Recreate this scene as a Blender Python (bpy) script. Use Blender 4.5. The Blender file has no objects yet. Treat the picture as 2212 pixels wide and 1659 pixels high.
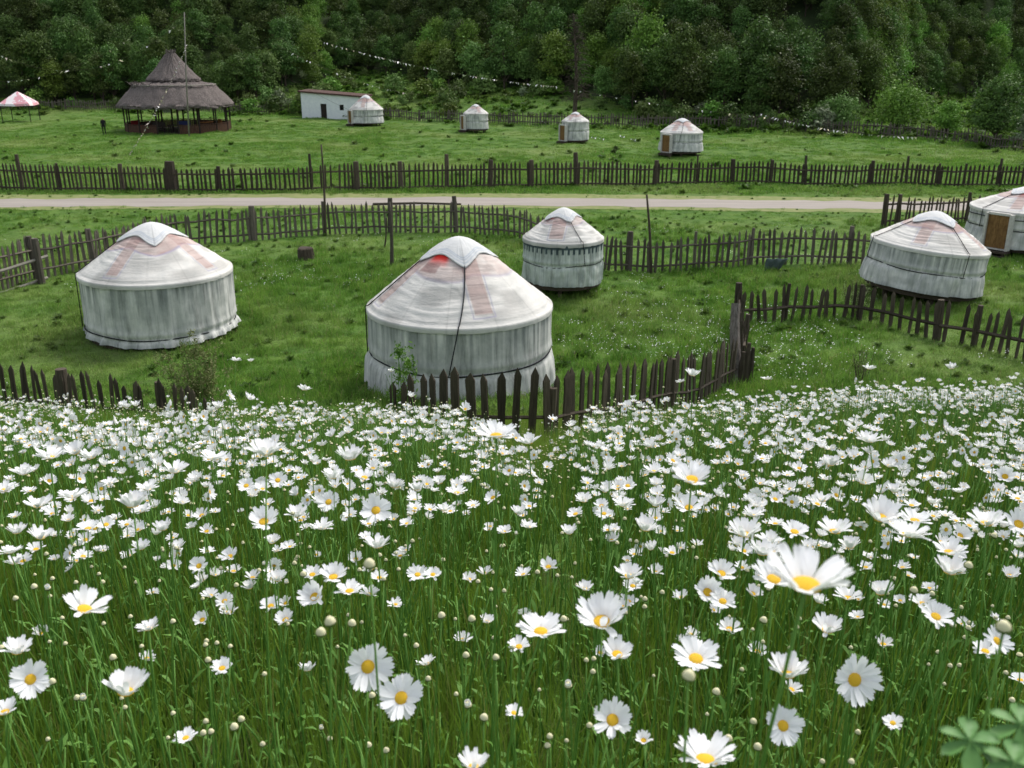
import bpy, math, random
import numpy as np
from mathutils import Vector, Euler, Matrix

# ---------------------------------------------------------------- camera, world, sun
SC = bpy.context.scene
COL = SC.collection
PITCH = math.radians(19.37)
FPX = 950.0
CAMZ = 8.5
S = 1024 / 2212.0
cd = bpy.data.cameras.new('camera')
cam = bpy.data.objects.new('camera', cd); COL.objects.link(cam)
cam.location = (0, 0, CAMZ)
cam.rotation_euler = (math.pi / 2 - PITCH, 0, 0)
cd.sensor_width = 36; cd.lens = 36 * FPX / 1024
cd.clip_start = 0.05; cd.clip_end = 3000
cd.dof.use_dof = True; cd.dof.focus_distance = 4.5; cd.dof.aperture_fstop = 9
SC.camera = cam

SUN_EL, SUN_AZ = math.radians(52), math.radians(38)     # azimuth measured from +Y towards +X
w = bpy.data.worlds.new("World"); SC.world = w; w.use_nodes = True
wn = w.node_tree
sky = wn.nodes.new('ShaderNodeTexSky'); sky.sky_type = 'NISHITA'; sky.sun_disc = False
sky.sun_elevation = SUN_EL; sky.sun_rotation = SUN_AZ
sky.air_density = 1.0; sky.dust_density = 3.0; sky.ozone_density = 1.0
hs = wn.nodes.new('ShaderNodeHueSaturation'); hs.inputs['Saturation'].default_value = .42      # thin even cloud
wn.links.new(sky.outputs[0], hs.inputs['Color']); wn.links.new(hs.outputs[0], wn.nodes['Background'].inputs[0])
wn.nodes['Background'].inputs[1].default_value = 0.15
sl = bpy.data.lights.new('sun', 'SUN'); sl.energy = 1.5; sl.angle = math.radians(16); sl.color = (1, 0.96, 0.9)
so = bpy.data.objects.new('sun', sl); COL.objects.link(so)
sd = Vector((math.sin(SUN_AZ) * math.cos(SUN_EL), math.cos(SUN_AZ) * math.cos(SUN_EL), math.sin(SUN_EL)))
so.rotation_euler = sd.to_track_quat('Z', 'Y').to_euler(); so.location = (30, 30, 60)
SC.view_settings.view_transform = 'Standard'; SC.view_settings.look = 'None'
SC.view_settings.exposure = 0.75; SC.view_settings.gamma = 1

rng = np.random.default_rng(7)
random.seed(7)

# ---------------------------------------------------------------- noise, terrain, projection
def _h(i, j, s):
    n = (i.astype(np.int64) * 374761393 + j.astype(np.int64) * 668265263 + s * 974634777) & 0xffffffff
    n = ((n ^ (n >> 13)) * 1274126177) & 0xffffffff
    return ((n ^ (n >> 16)) & 0xffff) / 65535.0

def vn(x, y, s=0, per=None):
    x = np.asarray(x, float); y = np.asarray(y, float)
    x, y = np.broadcast_arrays(x, y)
    i = np.floor(x); j = np.floor(y); fx = x - i; fy = y - j
    fx = fx * fx * (3 - 2 * fx); fy = fy * fy * (3 - 2 * fy)
    i0, i1 = i, i + 1
    if per: i0 = np.mod(i0, per); i1 = np.mod(i1, per)
    a = _h(i0, j, s); b = _h(i1, j, s); c = _h(i0, j + 1, s); d = _h(i1, j + 1, s)
    return (a + (b - a) * fx) * (1 - fy) + (c + (d - c) * fx) * fy

def fbm(x, y, s=0, o=4):
    v = 0; a = .5; t = 0
    for k in range(o):
        v = v + a * vn(x * 2 ** k, y * 2 ** k, s + k); t += a; a *= .5
    return v / t

_py = [-12, -6, 0, 1.5, 2.5, 4, 6, 8, 10, 12, 15, 17, 19, 21, 24, 27, 400]
_pz = [8.3, 7.6, 7.02, 6.90, 6.74, 6.36, 5.72, 4.99, 4.22, 3.42, 2.22, 1.6, 1.0, .5, .06, 0, 0]
_ty = np.linspace(-12, 40, 521); _tz = np.interp(_ty, _py, _pz)
_k = np.ones(9) / 9; _tz = np.concatenate([_tz[:4], np.convolve(_tz, _k, 'valid'), _tz[-4:]])

def azu(u): return (u * S - 512) / FPX
def _tab(us, vs):
    return np.array([azu(u) for u in us]), np.array(vs, float)
_DFa, _DFv = _tab([-300, 0, 650, 835, 1230, 1480, 1900, 2212, 2500], [140, 139, 134, 125, 111, 108, 98, 84, 76])
_DTa, _DTv = _tab([-300, 0, 300, 550, 640, 700, 760, 900, 1000, 1200, 1300, 1500, 1700, 1790, 1850, 1900, 2000, 2212, 2500],
                  [150, 148, 145, 146, 149, 157, 168, 160, 147, 139, 124, 117, 111, 110, 122, 142, 150, 152, 155])
_Ma, _Mv = _tab([-300, 0, 600, 1500, 1800, 1950, 2212], [.12, .12, .12, .12, .09, .03, .02])
_Ga, _Gv = _tab([-300, 0, 400, 620, 720, 820, 1000, 1300, 1700, 1850, 1900, 2300], [.6, .55, .5, .55, .62, .42, .45, .5, .6, .6, .62, .7])

def Z(x, y):
    x = np.asarray(x, float); y = np.asarray(y, float)
    z = np.where(y < 40, np.interp(y, _ty, _tz), 0.0)
    z = z - .55 * np.exp(-((x / np.maximum(y, 1) - .015) / .05) ** 2) * np.clip((y - 3.5) / 3, 0, 1) * np.clip((15 - y) / 4, 0, 1)
    z = z + .12 * np.clip((x / np.maximum(y, 1) - .22) / .2, 0, 1) * np.clip((y - 4) / 3, 0, 1) * np.clip((14 - y) / 4, 0, 1)
    a = x / np.maximum(y, 30)
    df = np.interp(a, _DFa, _DFv); dt = np.interp(a, _DTa, _DTv)
    m = np.interp(a, _Ma, _Mv); g = np.interp(a, _Ga, _Gv)
    z = z + m * np.maximum(0, y - df - 1)
    up = np.maximum(0, y - dt)
    z = z + g * up * up / (up + 5)
    rough = (vn(x * .35, y * .35, 3) - .5) * .22 + (vn(x * 1.3, y * 1.3, 4) - .5) * .07
    amp = np.clip((y - 60) / 3, 0, 1) + np.clip((51 - y) / 3, 0, 1)
    amp = np.where(y > 66, 1.3, amp) * np.clip((y - .5) / 5, .25, 1)
    z = z + rough * amp * np.where(y > 135, 2.5, 1)
    return z

CP, SP = math.cos(PITCH), math.sin(PITCH)
def ray(u, v):
    x = (u * S - 512) / FPX; y = (384 - v * S) / FPX
    return np.array([x, CP + y * SP, -SP + y * CP])
def at_y(u, v, Y):
    d = ray(u, v); t = Y / d[1]
    return np.array([d[0] * t, Y, CAMZ + d[2] * t])
def gp(u, v):
    d = ray(u, v)
    t = np.linspace(1, 260, 6000)
    P = d[None] * t[:, None]
    dz = CAMZ + P[:, 2] - Z(P[:, 0], P[:, 1])
    k = np.argmax(dz < 0)
    return P[k, 0], P[k, 1]
def Z1(x, y): return float(Z(x, y))
def proj(x, y, z):
    dz = z - CAMZ
    zc = y * CP - dz * SP
    return (512 + FPX * x / zc) / S, (384 - FPX * (y * SP + dz * CP) / zc) / S, zc

# ---------------------------------------------------------------- object helpers
def tag(o, label=None, cat=None, group=None, kind=None):
    if label: o['label'] = label
    if cat: o['category'] = cat
    if group: o['group'] = group
    if kind: o['kind'] = kind
    return o
def empty(name, loc=(0, 0, 0), rz=0, label=None, cat=None, group=None, rot=None):
    o = bpy.data.objects.new(name, None); COL.objects.link(o)
    o.location = tuple(float(c) for c in loc); o.rotation_euler = rot or (0, 0, rz); o.empty_display_size = .3
    return tag(o, label, cat, group)
def mk(name, V, F, mats, parent=None, smooth=False, mi=None, col=None, link=True):
    me = bpy.data.meshes.new(name)
    V = np.asarray(V, dtype=np.float32).reshape(-1, 3)
    if isinstance(F, np.ndarray) and F.ndim == 2:
        n, k = F.shape
        me.vertices.add(len(V)); me.vertices.foreach_set('co', V.ravel())
        me.loops.add(n * k); me.loops.foreach_set('vertex_index', F.astype(np.int32).ravel())
        me.polygons.add(n); me.polygons.foreach_set('loop_start', np.arange(0, n * k, k, dtype=np.int32))
    else:
        me.from_pydata([tuple(map(float, p)) for p in V], [], [tuple(map(int, f)) for f in F])
    for m in (mats if isinstance(mats, (list, tuple)) else [mats]): me.materials.append(m)
    if mi is not None: me.polygons.foreach_set('material_index', np.asarray(mi, dtype=np.int32))
    if smooth: me.polygons.foreach_set('use_smooth', np.ones(len(me.polygons), dtype=bool))
    if col is not None:
        at = me.color_attributes.new('Col', 'FLOAT_COLOR', 'POINT')
        c = np.ones((len(V), 4), dtype=np.float32); c[:, :3] = np.asarray(col, dtype=np.float32).reshape(-1, 3)
        at.data.foreach_set('color', c.ravel())
    me.update(calc_edges=True); me.validate()
    o = bpy.data.objects.new(name, me)
    if link: COL.objects.link(o)
    if parent: o.parent = parent
    return o

class MB:
    def __init__(s): s.V = []; s.F = []; s.m = []; s.n = 0
    def add(s, V, F, mi=0):
        V = np.asarray(V, float).reshape(-1, 3); s.V.append(V)
        for f in F: s.F.append(tuple(int(i) + s.n for i in f)); s.m.append(mi)
        s.n += len(V); return s
    def box(s, c, d, mi=0, R=None, taper=1.0):
        x, y, z = d[0] / 2, d[1] / 2, d[2] / 2
        v = np.array([(-x, -y, -z), (x, -y, -z), (x, y, -z), (-x, y, -z), (-x * taper, -y * taper, z), (x * taper, -y * taper, z), (x * taper, y * taper, z), (-x * taper, y * taper, z)])
        if R is not None: v = v @ np.array(R).T
        return s.add(v + np.array(c), [(3, 2, 1, 0), (4, 5, 6, 7), (0, 1, 5, 4), (1, 2, 6, 5), (2, 3, 7, 6), (3, 0, 4, 7)], mi)
    def tube(s, P, r, n=6, mi=0, cap=True):
        P = np.asarray(P, float); k = len(P); r = np.broadcast_to(np.asarray(r, float), (k,))
        T = np.gradient(P, axis=0); T /= np.linalg.norm(T, axis=1)[:, None] + 1e-9
        up = np.array([0, 0, 1.]) if abs(T[:, 2]).mean() < .8 else np.array([1., 0, 0])
        A = np.cross(T, up); A /= np.linalg.norm(A, axis=1)[:, None] + 1e-9; B = np.cross(A, T)
        th = np.arange(n) * 2 * math.pi / n
        V = P[:, None] + r[:, None, None] * (A[:, None] * np.cos(th)[None, :, None] + B[:, None] * np.sin(th)[None, :, None])
        F = [(i * n + j, i * n + (j + 1) % n, (i + 1) * n + (j + 1) % n, (i + 1) * n + j) for i in range(k - 1) for j in range(n)]
        if cap: F += [tuple(range(n))[::-1], tuple((k - 1) * n + j for j in range(n))]
        return s.add(V.reshape(-1, 3), F, mi)
    def build(s, name, mats, parent=None, smooth=False, link=True):
        return mk(name, np.concatenate(s.V), s.F, mats, parent, smooth, s.m, link=link)

def grid(P, closed=False):
    nu, nv = P.shape[:2]
    I = np.arange(nu * nv).reshape(nu, nv)
    if closed: J = np.roll(I, -1, axis=0); a, b = I, J
    else: a, b = I[:-1], I[1:]
    return np.stack([a[:, :-1], b[:, :-1], b[:, 1:], a[:, 1:]], -1).reshape(-1, 4)
def copyobj(o, parent=None):
    c = o.copy(); COL.objects.link(c)
    if parent: c.parent = parent
    return c

# ---------------------------------------------------------------- materials
def newmat(name):
    m = bpy.data.materials.new(name); m.use_nodes = True
    nt = m.node_tree; b = nt.nodes['Principled BSDF']
    b.inputs['Specular IOR Level'].default_value = .2; b.inputs['Roughness'].default_value = .8
    return m, nt, b
def N(nt, t, **kw):
    n = nt.nodes.new(t)
    for k, v in kw.items():
        if k in n.inputs: n.inputs[k].default_value = v
        else: setattr(n, k, v)
    return n
def noise(nt, scale, vec=None, detail=4, rough=.6):
    n = N(nt, 'ShaderNodeTexNoise'); n.inputs['Scale'].default_value = scale
    n.inputs['Detail'].default_value = detail; n.inputs['Roughness'].default_value = rough
    if vec is not None: nt.links.new(vec, n.inputs['Vector'])
    return n.outputs['Fac']
def ramp(nt, fac, stops):
    r = N(nt, 'ShaderNodeValToRGB'); nt.links.new(fac, r.inputs[0]); e = r.color_ramp.elements
    while len(e) < len(stops): e.new(.5)
    for i, (p, c) in enumerate(stops): e[i].position = p; e[i].color = (*c, 1) if len(c) == 3 else c
    return r.outputs[0]
def mixc(nt, fac, a, b, mode='MIX'):
    m = N(nt, 'ShaderNodeMix'); m.data_type = 'RGBA'; m.blend_type = mode
    for s, v in ((0, fac), (6, a), (7, b)):
        if isinstance(v, (int, float)): m.inputs[s].default_value = v
        elif isinstance(v, tuple): m.inputs[s].default_value = (*v, 1)
        else: nt.links.new(v, m.inputs[s])
    return m.outputs[2]
def math_(nt, op, a, b=0.0):
    m = N(nt, 'ShaderNodeMath'); m.operation = op
    for i, v in enumerate((a, b)):
        if isinstance(v, (int, float)): m.inputs[i].default_value = v
        else: nt.links.new(v, m.inputs[i])
    return m.outputs[0]
def bump(nt, b, h, strength=.3, dist=.02):
    n = N(nt, 'ShaderNodeBump'); n.inputs['Strength'].default_value = strength; n.inputs['Distance'].default_value = dist
    nt.links.new(h, n.inputs['Height']); nt.links.new(n.outputs[0], b.inputs['Normal'])
def stretched(nt, vec, sc):
    m = N(nt, 'ShaderNodeMapping'); m.inputs['Scale'].default_value = sc; nt.links.new(vec, m.inputs[0]); return m.outputs[0]

def simple(name, c, c2=None, scale=8, rough=.8, b_=0, st=None):
    m, nt, b = newmat(name); b.inputs['Roughness'].default_value = rough
    if c2 is None: b.inputs['Base Color'].default_value = (*c, 1); return m
    tc = N(nt, 'ShaderNodeTexCoord').outputs['Object']
    if st: tc = stretched(nt, tc, st)
    f = noise(nt, scale, tc, 5, .65)
    nt.links.new(ramp(nt, f, [(.3, c), (.7, c2)]), b.inputs['Base Color'])
    if b_: bump(nt, b, f, b_, .02)
    return m

def grass_colour(nt, scalebright=1.0):
    """colour of the meadow by place: patches of lush, dry and dark growth"""
    pos = N(nt, 'ShaderNodeNewGeometry').outputs['Position']
    flat = stretched(nt, pos, (1, 1, .2))
    a = noise(nt, .09, flat, 4, .6); b = noise(nt, .8, flat, 4, .6)
    s = scalebright
    c = ramp(nt, b, [(.3, (.040 * s, .104 * s, .011 * s)), (.5, (.078 * s, .162 * s, .021 * s)), (.72, (.130 * s, .215 * s, .036 * s))])
    c = mixc(nt, ramp(nt, a, [(.48, (0, 0, 0)), (.72, (1, 1, 1))]), c, (.155 * s, .215 * s, .056 * s))
    return c
def blade_mat(name, s=1.0, dry=.06, tint=None):
    m, nt, b = newmat(name)
    c = grass_colour(nt, s)
    r = N(nt, 'ShaderNodeObjectInfo').outputs['Random']
    isl = N(nt, 'ShaderNodeNewGeometry').outputs['Random Per Island']
    hv = N(nt, 'ShaderNodeHueSaturation'); nt.links.new(c, hv.inputs['Color'])
    nt.links.new(math_(nt, 'ADD', math_(nt, 'MULTIPLY', isl, .8), .6), hv.inputs['Value'])
    c = hv.outputs[0]
    dr = math_(nt, 'LESS_THAN', isl, dry)
    c = mixc(nt, dr, c, (.26, .24, .10))
    if tint: c = mixc(nt, .5, c, tint)
    nt.links.new(c, b.inputs['Base Color']); b.inputs['Roughness'].default_value = .55
    tr = N(nt, 'ShaderNodeBsdfTranslucent'); nt.links.new(c, tr.inputs[0])
    mx = N(nt, 'ShaderNodeMixShader'); mx.inputs[0].default_value = .4
    nt.links.new(b.outputs[0], mx.inputs[1]); nt.links.new(tr.outputs[0], mx.inputs[2])
    nt.links.new(mx.outputs[0], nt.nodes['Material Output'].inputs[0])
    return m

M = {}
M['blade_tall'] = blade_mat('tall_grass_blade', 1.55, .08, (.17, .25, .022))
M['blade'] = blade_mat('short_grass_blade', 1.55, .04)
M['blade_far'] = blade_mat('far_grass_blade', 1.6, .05)
M['forb'] = blade_mat('broad_weed_leaf', .8, 0.0)

# ground
m, nt, b = newmat('meadow_ground')
c = grass_colour(nt, 1.0)
pos = N(nt, 'ShaderNodeNewGeometry').outputs['Position']
soil = noise(nt, 2.2, pos, 6, .7)
c = mixc(nt, ramp(nt, soil, [(.56, (0, 0, 0)), (.70, (.6, .6, .6))]), c, (.075, .06, .032))
fine = noise(nt, 9, pos, 5, .7)
c = mixc(nt, 1.0, c, ramp(nt, fine, [(.3, (.55, .55, .55)), (.7, (1.15, 1.15, 1.15))]), 'MULTIPLY')
nt.links.new(c, b.inputs['Base Color']); b.inputs['Roughness'].default_value = .95; bump(nt, b, fine, .8, .08)
M['ground'] = m
# road
m, nt, b = newmat('packed_dirt')
pos = N(nt, 'ShaderNodeNewGeometry').outputs['Position']
f1 = noise(nt, 1.0, stretched(nt, pos, (.10, 1.6, 1)), 6, .7); f2 = noise(nt, 14, pos, 4, .7)
c = ramp(nt, f1, [(.3, (.23, .20, .175)), (.55, (.29, .26, .23)), (.75, (.34, .31, .25))])
c = mixc(nt, ramp(nt, f2, [(.6, (0, 0, 0)), (.75, (.5, .5, .5))]), c, (.12, .12, .06))
nt.links.new(c, b.inputs['Base Color']); bump(nt, b, f2, .5, .02); M['road'] = m
M['verge'] = simple('trodden_dry_verge', (.12, .17, .045), (.23, .23, .10), 1.6, .95, .3)

# canvas
def canvas(name, tintv=(1, 1, 1)):
    m, nt, b = newmat(name)
    a = N(nt, 'ShaderNodeAttribute'); a.attribute_name = 'Col'
    tc = N(nt, 'ShaderNodeTexCoord').outputs['Object']
    f = noise(nt, 1.7, tc, 6, .7); g = noise(nt, 5, stretched(nt, tc, (1, 1, 5)), 5, .65)
    c = mixc(nt, 1.0, a.outputs['Color'], ramp(nt, f, [(.28, (.80, .82, .83)), (.6, (1, 1, 1))]), 'MULTIPLY')
    c = mixc(nt, 1.0, c, tintv, 'MULTIPLY')
    nt.links.new(c, b.inputs['Base Color']); b.inputs['Roughness'].default_value = .85
    bump(nt, b, g, .32, .05)
    return m
M['canvas'] = canvas('weathered_canvas')
m = canvas('streaked_wall_canvas'); nt = m.node_tree; b = nt.nodes['Principled BSDF']; src = b.inputs['Base Color'].links[0].from_socket
tc = N(nt, 'ShaderNodeTexCoord').outputs['Object']; st = noise(nt, 7, stretched(nt, tc, (1, 1, .07)), 4, .7); bl = noise(nt, 2.6, stretched(nt, tc, (1, 1, .6)), 5, .7)
c = mixc(nt, 1.0, src, ramp(nt, st, [(.34, (.60, .60, .58)), (.46, (.90, .90, .88)), (.60, (1.05, 1.04, 1.01))]), 'MULTIPLY')
c = mixc(nt, 1.0, c, ramp(nt, bl, [(.36, (.74, .76, .75)), (.6, (1, 1, 1))]), 'MULTIPLY')
nt.links.new(c, b.inputs['Base Color']); bump(nt, b, st, .25, .02); M['canvas_wall'] = m
M['rope'] = simple('black_rope', (.012, .013, .016))
M['wood_dark'] = simple('dark_platform_timber', (.03, .024, .018), (.09, .07, .05), 6, .9, .3, (1, 1, 4))
M['door'] = simple('carved_door_wood', (.11, .055, .018), (.27, .15, .055), 12, .6, .2, (1, 1, .3))
M['doorframe'] = simple('pale_door_frame', (.42, .40, .36), (.6, .58, .54), 8)
def wood(name, a, b2, sc=(9, 9, .8)):
    m, nt, b = newmat(name)
    tc = N(nt, 'ShaderNodeTexCoord').outputs['Object']
    r = N(nt, 'ShaderNodeObjectInfo').outputs['Random']
    f = noise(nt, 3, stretched(nt, tc, sc), 6, .7)
    c = ramp(nt, f, [(.3, a), (.72, b2)])
    hv = N(nt, 'ShaderNodeHueSaturation'); nt.links.new(c, hv.inputs['Color'])
    nt.links.new(math_(nt, 'ADD', math_(nt, 'MULTIPLY', r, .7), .65), hv.inputs['Value'])
    nt.links.new(hv.outputs[0], b.inputs['Base Color']); b.inputs['Roughness'].default_value = .9; bump(nt, b, f, .6, .01)
    return m
M['picket'] = wood('dark_weathered_picket', (.030, .024, .017), (.105, .085, .062))
M['picket_grey'] = wood('grey_weathered_picket', (.05, .042, .033), (.15, .13, .105))
M['bark'] = wood('bark', (.03, .022, .016), (.10, .08, .06), (4, 4, 1))
M['oldpost'] = wood('split_old_post', (.06, .045, .04), (.34, .30, .27), (7, 7, .5))
M['greyrail'] = wood('bleached_rail', (.16, .15, .12), (.34, .32, .27), (1, 1, 1))

# daisies
def petal_mat():
    m, nt, b = newmat('white_petal'); b.inputs['Base Color'].default_value = (.92, .92, .92, 1); b.inputs['Roughness'].default_value = .6
    tr = N(nt, 'ShaderNodeBsdfTranslucent'); tr.inputs[0].default_value = (.8, .82, .8, 1)
    mx = N(nt, 'ShaderNodeMixShader'); mx.inputs[0].default_value = .3
    nt.links.new(b.outputs[0], mx.inputs[1]); nt.links.new(tr.outputs[0], mx.inputs[2])
    nt.links.new(mx.outputs[0], nt.nodes['Material Output'].inputs[0]); return m
M['petal'] = petal_mat()
M['disc'] = simple('yellow_disc', (.78, .42, .02), (.90, .60, .05), 300, .7, .5)
M['stem'] = simple('daisy_stem', (.075, .19, .028), (.13, .26, .045), 20, .6)
M['bud'] = simple('cream_bud', (.50, .46, .22), (.80, .77, .56), 90, .7)
M['calyx'] = simple('green_calyx', (.07, .14, .02), (.14, .20, .045), 90, .7)

# foliage
def leafmat(name, dark, light, tr=.2):
    m, nt, b = newmat(name)
    isl = N(nt, 'ShaderNodeNewGeometry').outputs['Random Per Island']
    r = N(nt, 'ShaderNodeObjectInfo').outputs['Random']
    tc = N(nt, 'ShaderNodeTexCoord').outputs['Object']
    f = noise(nt, .9, tc, 3, .6)
    k = math_(nt, 'ADD', math_(nt, 'MULTIPLY', isl, .22), math_(nt, 'MULTIPLY', f, .80))
    c = ramp(nt, k, [(.25, dark), (.68, light)])
    pos = N(nt, 'ShaderNodeNewGeometry').outputs['Position']
    big = noise(nt, .045, pos, 3, .5)
    hv = N(nt, 'ShaderNodeHueSaturation'); nt.links.new(c, hv.inputs['Color'])
    nt.links.new(math_(nt, 'ADD', math_(nt, 'ADD', math_(nt, 'MULTIPLY', r, .65), .02), math_(nt, 'MULTIPLY', big, 1.2)), hv.inputs['Value'])
    nt.links.new(math_(nt, 'ADD', math_(nt, 'MULTIPLY', r, .05), .475), hv.inputs['Hue'])
    c = hv.outputs[0]
    nt.links.new(c, b.inputs['Base Color']); b.inputs['Roughness'].default_value = .6
    t = N(nt, 'ShaderNodeBsdfTranslucent'); nt.links.new(c, t.inputs[0])
    mx = N(nt, 'ShaderNodeMixShader'); mx.inputs[0].default_value = tr
    nt.links.new(b.outputs[0], mx.inputs[1]); nt.links.new(t.outputs[0], mx.inputs[2])
    nt.links.new(mx.outputs[0], nt.nodes['Material Output'].inputs[0]); return m
M['leaf'] = leafmat('broadleaf_foliage', (.014, .038, .009), (.118, .195, .040))
M['leaf_bright'] = leafmat('fresh_green_foliage', (.055, .125, .016), (.18, .30, .045))
M['leaf_pale'] = leafmat('greyish_foliage', (.10, .14, .07), (.24, .28, .16))
M['leaf_shrub'] = leafmat('shrub_foliage', (.06, .11, .022), (.16, .24, .06))
M['undergrowth'] = simple('forest_floor', (.02, .035, .012), (.045, .07, .022), .5, .95, .5)

# ---------------------------------------------------------------- setting: ground, road
def axis(segs):
    out = []
    for a, b2, st in segs: out.append(np.arange(a, b2, st))
    return np.concatenate(out)
ys = axis([(-12, 24, .3), (24, 66, .5), (66, 140, 1.0), (140, 240, 2.0), (240, 421, 10)])
us = np.linspace(-1, 1, 161); us = np.sign(us) * np.abs(us) ** 1.25
X = us[None, :] * (30 + np.maximum(ys, 0)[:, None] * 1.0); Y = np.repeat(ys[:, None], len(us), 1)
P = np.stack([X, Y, Z(X, Y)], -1)
Fg = grid(P)[:, ::-1]
cy = P.reshape(-1, 3)[Fg].mean(1)
dtv = np.interp(cy[:, 0] / np.maximum(cy[:, 1], 30), _DTa, _DTv)
mi = (cy[:, 1] > dtv + 2).astype(int)
tag(mk('ground', P, Fg, [M['ground'], M['undergrowth']], smooth=True, mi=mi), 'rolling green meadow ground between the hillside camera slope and the forest', 'ground', kind='structure')

xs = np.arange(-62, 62.1, .5)
yc = np.interp(xs, [-62, -31, -2, 22, 62], [56.4, 56.2, 57.0, 55.2, 53.8])
def road_strip(name, w0, w1, off, mat, z, sd_, label):
    e0 = yc + off - w0 + (fbm(xs * .7, 0, sd_) - .5) * .9; e1 = yc + off + w1 + (fbm(xs * .7, 9, sd_ + 5) - .5) * .9
    t = np.linspace(0, 1, 7)
    Yr = e0[:, None] * (1 - t) + e1[:, None] * t; Xr = np.repeat(xs[:, None], 7, 1)
    Pr = np.stack([Xr, Yr, np.maximum(Z(Xr, Yr), 0) * 0 + z], -1)
    tag(mk(name, Pr, grid(Pr), mat, smooth=True), label, 'road' if 'road' in name else 'verge', kind='structure')
road_strip('road_verge', 2.5, 3.3, 0, M['verge'], .012, 21, 'worn dry grass verge along both sides of the dirt road')
road_strip('dirt_road', 1.45, 1.6, 0, M['road'], .018, 31, 'pale pinkish dirt road crossing the valley between two fences')

# ---------------------------------------------------------------- scatter (stuff only)
def coll_of(objs, name):
    c = bpy.data.collections.new(name)
    for o in objs: c.objects.link(o)
    return c
def scatter(name, pts, rot, scl, idx, coll, label, cat):
    me = bpy.data.meshes.new(name); n = len(pts)
    me.vertices.add(n); me.vertices.foreach_set('co', np.asarray(pts, np.float32).ravel())
    for nm, ty, dat in (('rot', 'FLOAT_VECTOR', rot), ('scl', 'FLOAT_VECTOR', scl)):
        at = me.attributes.new(nm, ty, 'POINT'); at.data.foreach_set('vector', np.asarray(dat, np.float32).ravel())
    at = me.attributes.new('idx', 'INT', 'POINT'); at.data.foreach_set('value', np.asarray(idx, np.int32))
    me.update()
    o = bpy.data.objects.new(name, me); COL.objects.link(o); tag(o, label, cat, kind='stuff')
    g = bpy.data.node_groups.new(name, 'GeometryNodeTree')
    g.interface.new_socket('Geometry', in_out='INPUT', socket_type='NodeSocketGeometry')
    g.interface.new_socket('Geometry', in_out='OUTPUT', socket_type='NodeSocketGeometry')
    gi = g.nodes.new('NodeGroupInput'); go = g.nodes.new('NodeGroupOutput')
    ci = g.nodes.new('GeometryNodeCollectionInfo'); ci.inputs['Collection'].default_value = coll
    ci.inputs['Separate Children'].default_value = True; ci.inputs['Reset Children'].default_value = True
    ip = g.nodes.new('GeometryNodeInstanceOnPoints'); ip.inputs['Pick Instance'].default_value = True
    def na(nm, ty):
        a = g.nodes.new('GeometryNodeInputNamedAttribute'); a.data_type = ty; a.inputs[0].default_value = nm; return a.outputs['Attribute']
    L = g.links.new
    L(gi.outputs[0], ip.inputs['Points']); L(ci.outputs[0], ip.inputs['Instance'])
    L(na('idx', 'INT'), ip.inputs['Instance Index']); L(na('scl', 'FLOAT_VECTOR'), ip.inputs['Scale'])
    er = g.nodes.new('FunctionNodeEulerToRotation'); L(na('rot', 'FLOAT_VECTOR'), er.inputs[0]); L(er.outputs[0], ip.inputs['Rotation'])
    L(ip.outputs[0], go.inputs[0])
    md = o.modifiers.new('scatter', 'NODES'); md.node_group = g
    return o

def tuft(name, nb, rad, h, wd, lean, mat, seed):
    r = np.random.default_rng(seed); V = []; F = []
    for i in range(nb):
        a = r.uniform(0, 6.283); d = rad * math.sqrt(r.random()); x0, y0 = d * math.cos(a), d * math.sin(a)
        hh = h * r.uniform(.45, 1.1); ln = r.uniform(0, lean) * hh; la = r.uniform(0, 6.283); fa = r.uniform(0, 6.283)
        wx, wy = wd * r.uniform(.6, 1.2) * math.cos(fa) / 2, wd * math.sin(fa) / 2
        n0 = len(V)
        for t, ws in ((-.1, 1), (.4, .9), (.75, .6)):
            cx, cy_, cz = x0 + ln * t * abs(t) * math.cos(la), y0 + ln * t * abs(t) * math.sin(la), hh * t
            V += [(cx - wx * ws, cy_ - wy * ws, cz), (cx + wx * ws, cy_ + wy * ws, cz)]
        V.append((x0 + ln * math.cos(la), y0 + ln * math.sin(la), hh * (1 - .25 * ln / hh)))
        F += [(n0, n0 + 1, n0 + 3, n0 + 2), (n0 + 2, n0 + 3, n0 + 5, n0 + 4), (n0 + 4, n0 + 5, n0 + 6)]
    return mk(name, V, F, mat, link=False)
def forb(name, nb, rad, mat, seed):
    r = np.random.default_rng(seed); V = []; F = []
    for i in range(nb):
        a = r.uniform(0, 6.283); l = rad * r.uniform(.4, 1); el = r.uniform(.2, 1.1); w_ = l * .22
        d = np.array([math.cos(a) * math.cos(el), math.sin(a) * math.cos(el), math.sin(el)]); s_ = np.array([-math.sin(a), math.cos(a), 0]) * w_
        b0 = np.array([r.uniform(-.3, .3) * rad, r.uniform(-.3, .3) * rad, r.uniform(0, .3) * rad]); n0 = len(V)
        V += [b0, b0 + d * l * .5 + s_, b0 + d * l + np.array([0, 0, -.15 * l]), b0 + d * l * .5 - s_]; F.append((n0, n0 + 1, n0 + 2, n0 + 3))
    return mk(name, V, F, mat, link=False)

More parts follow.
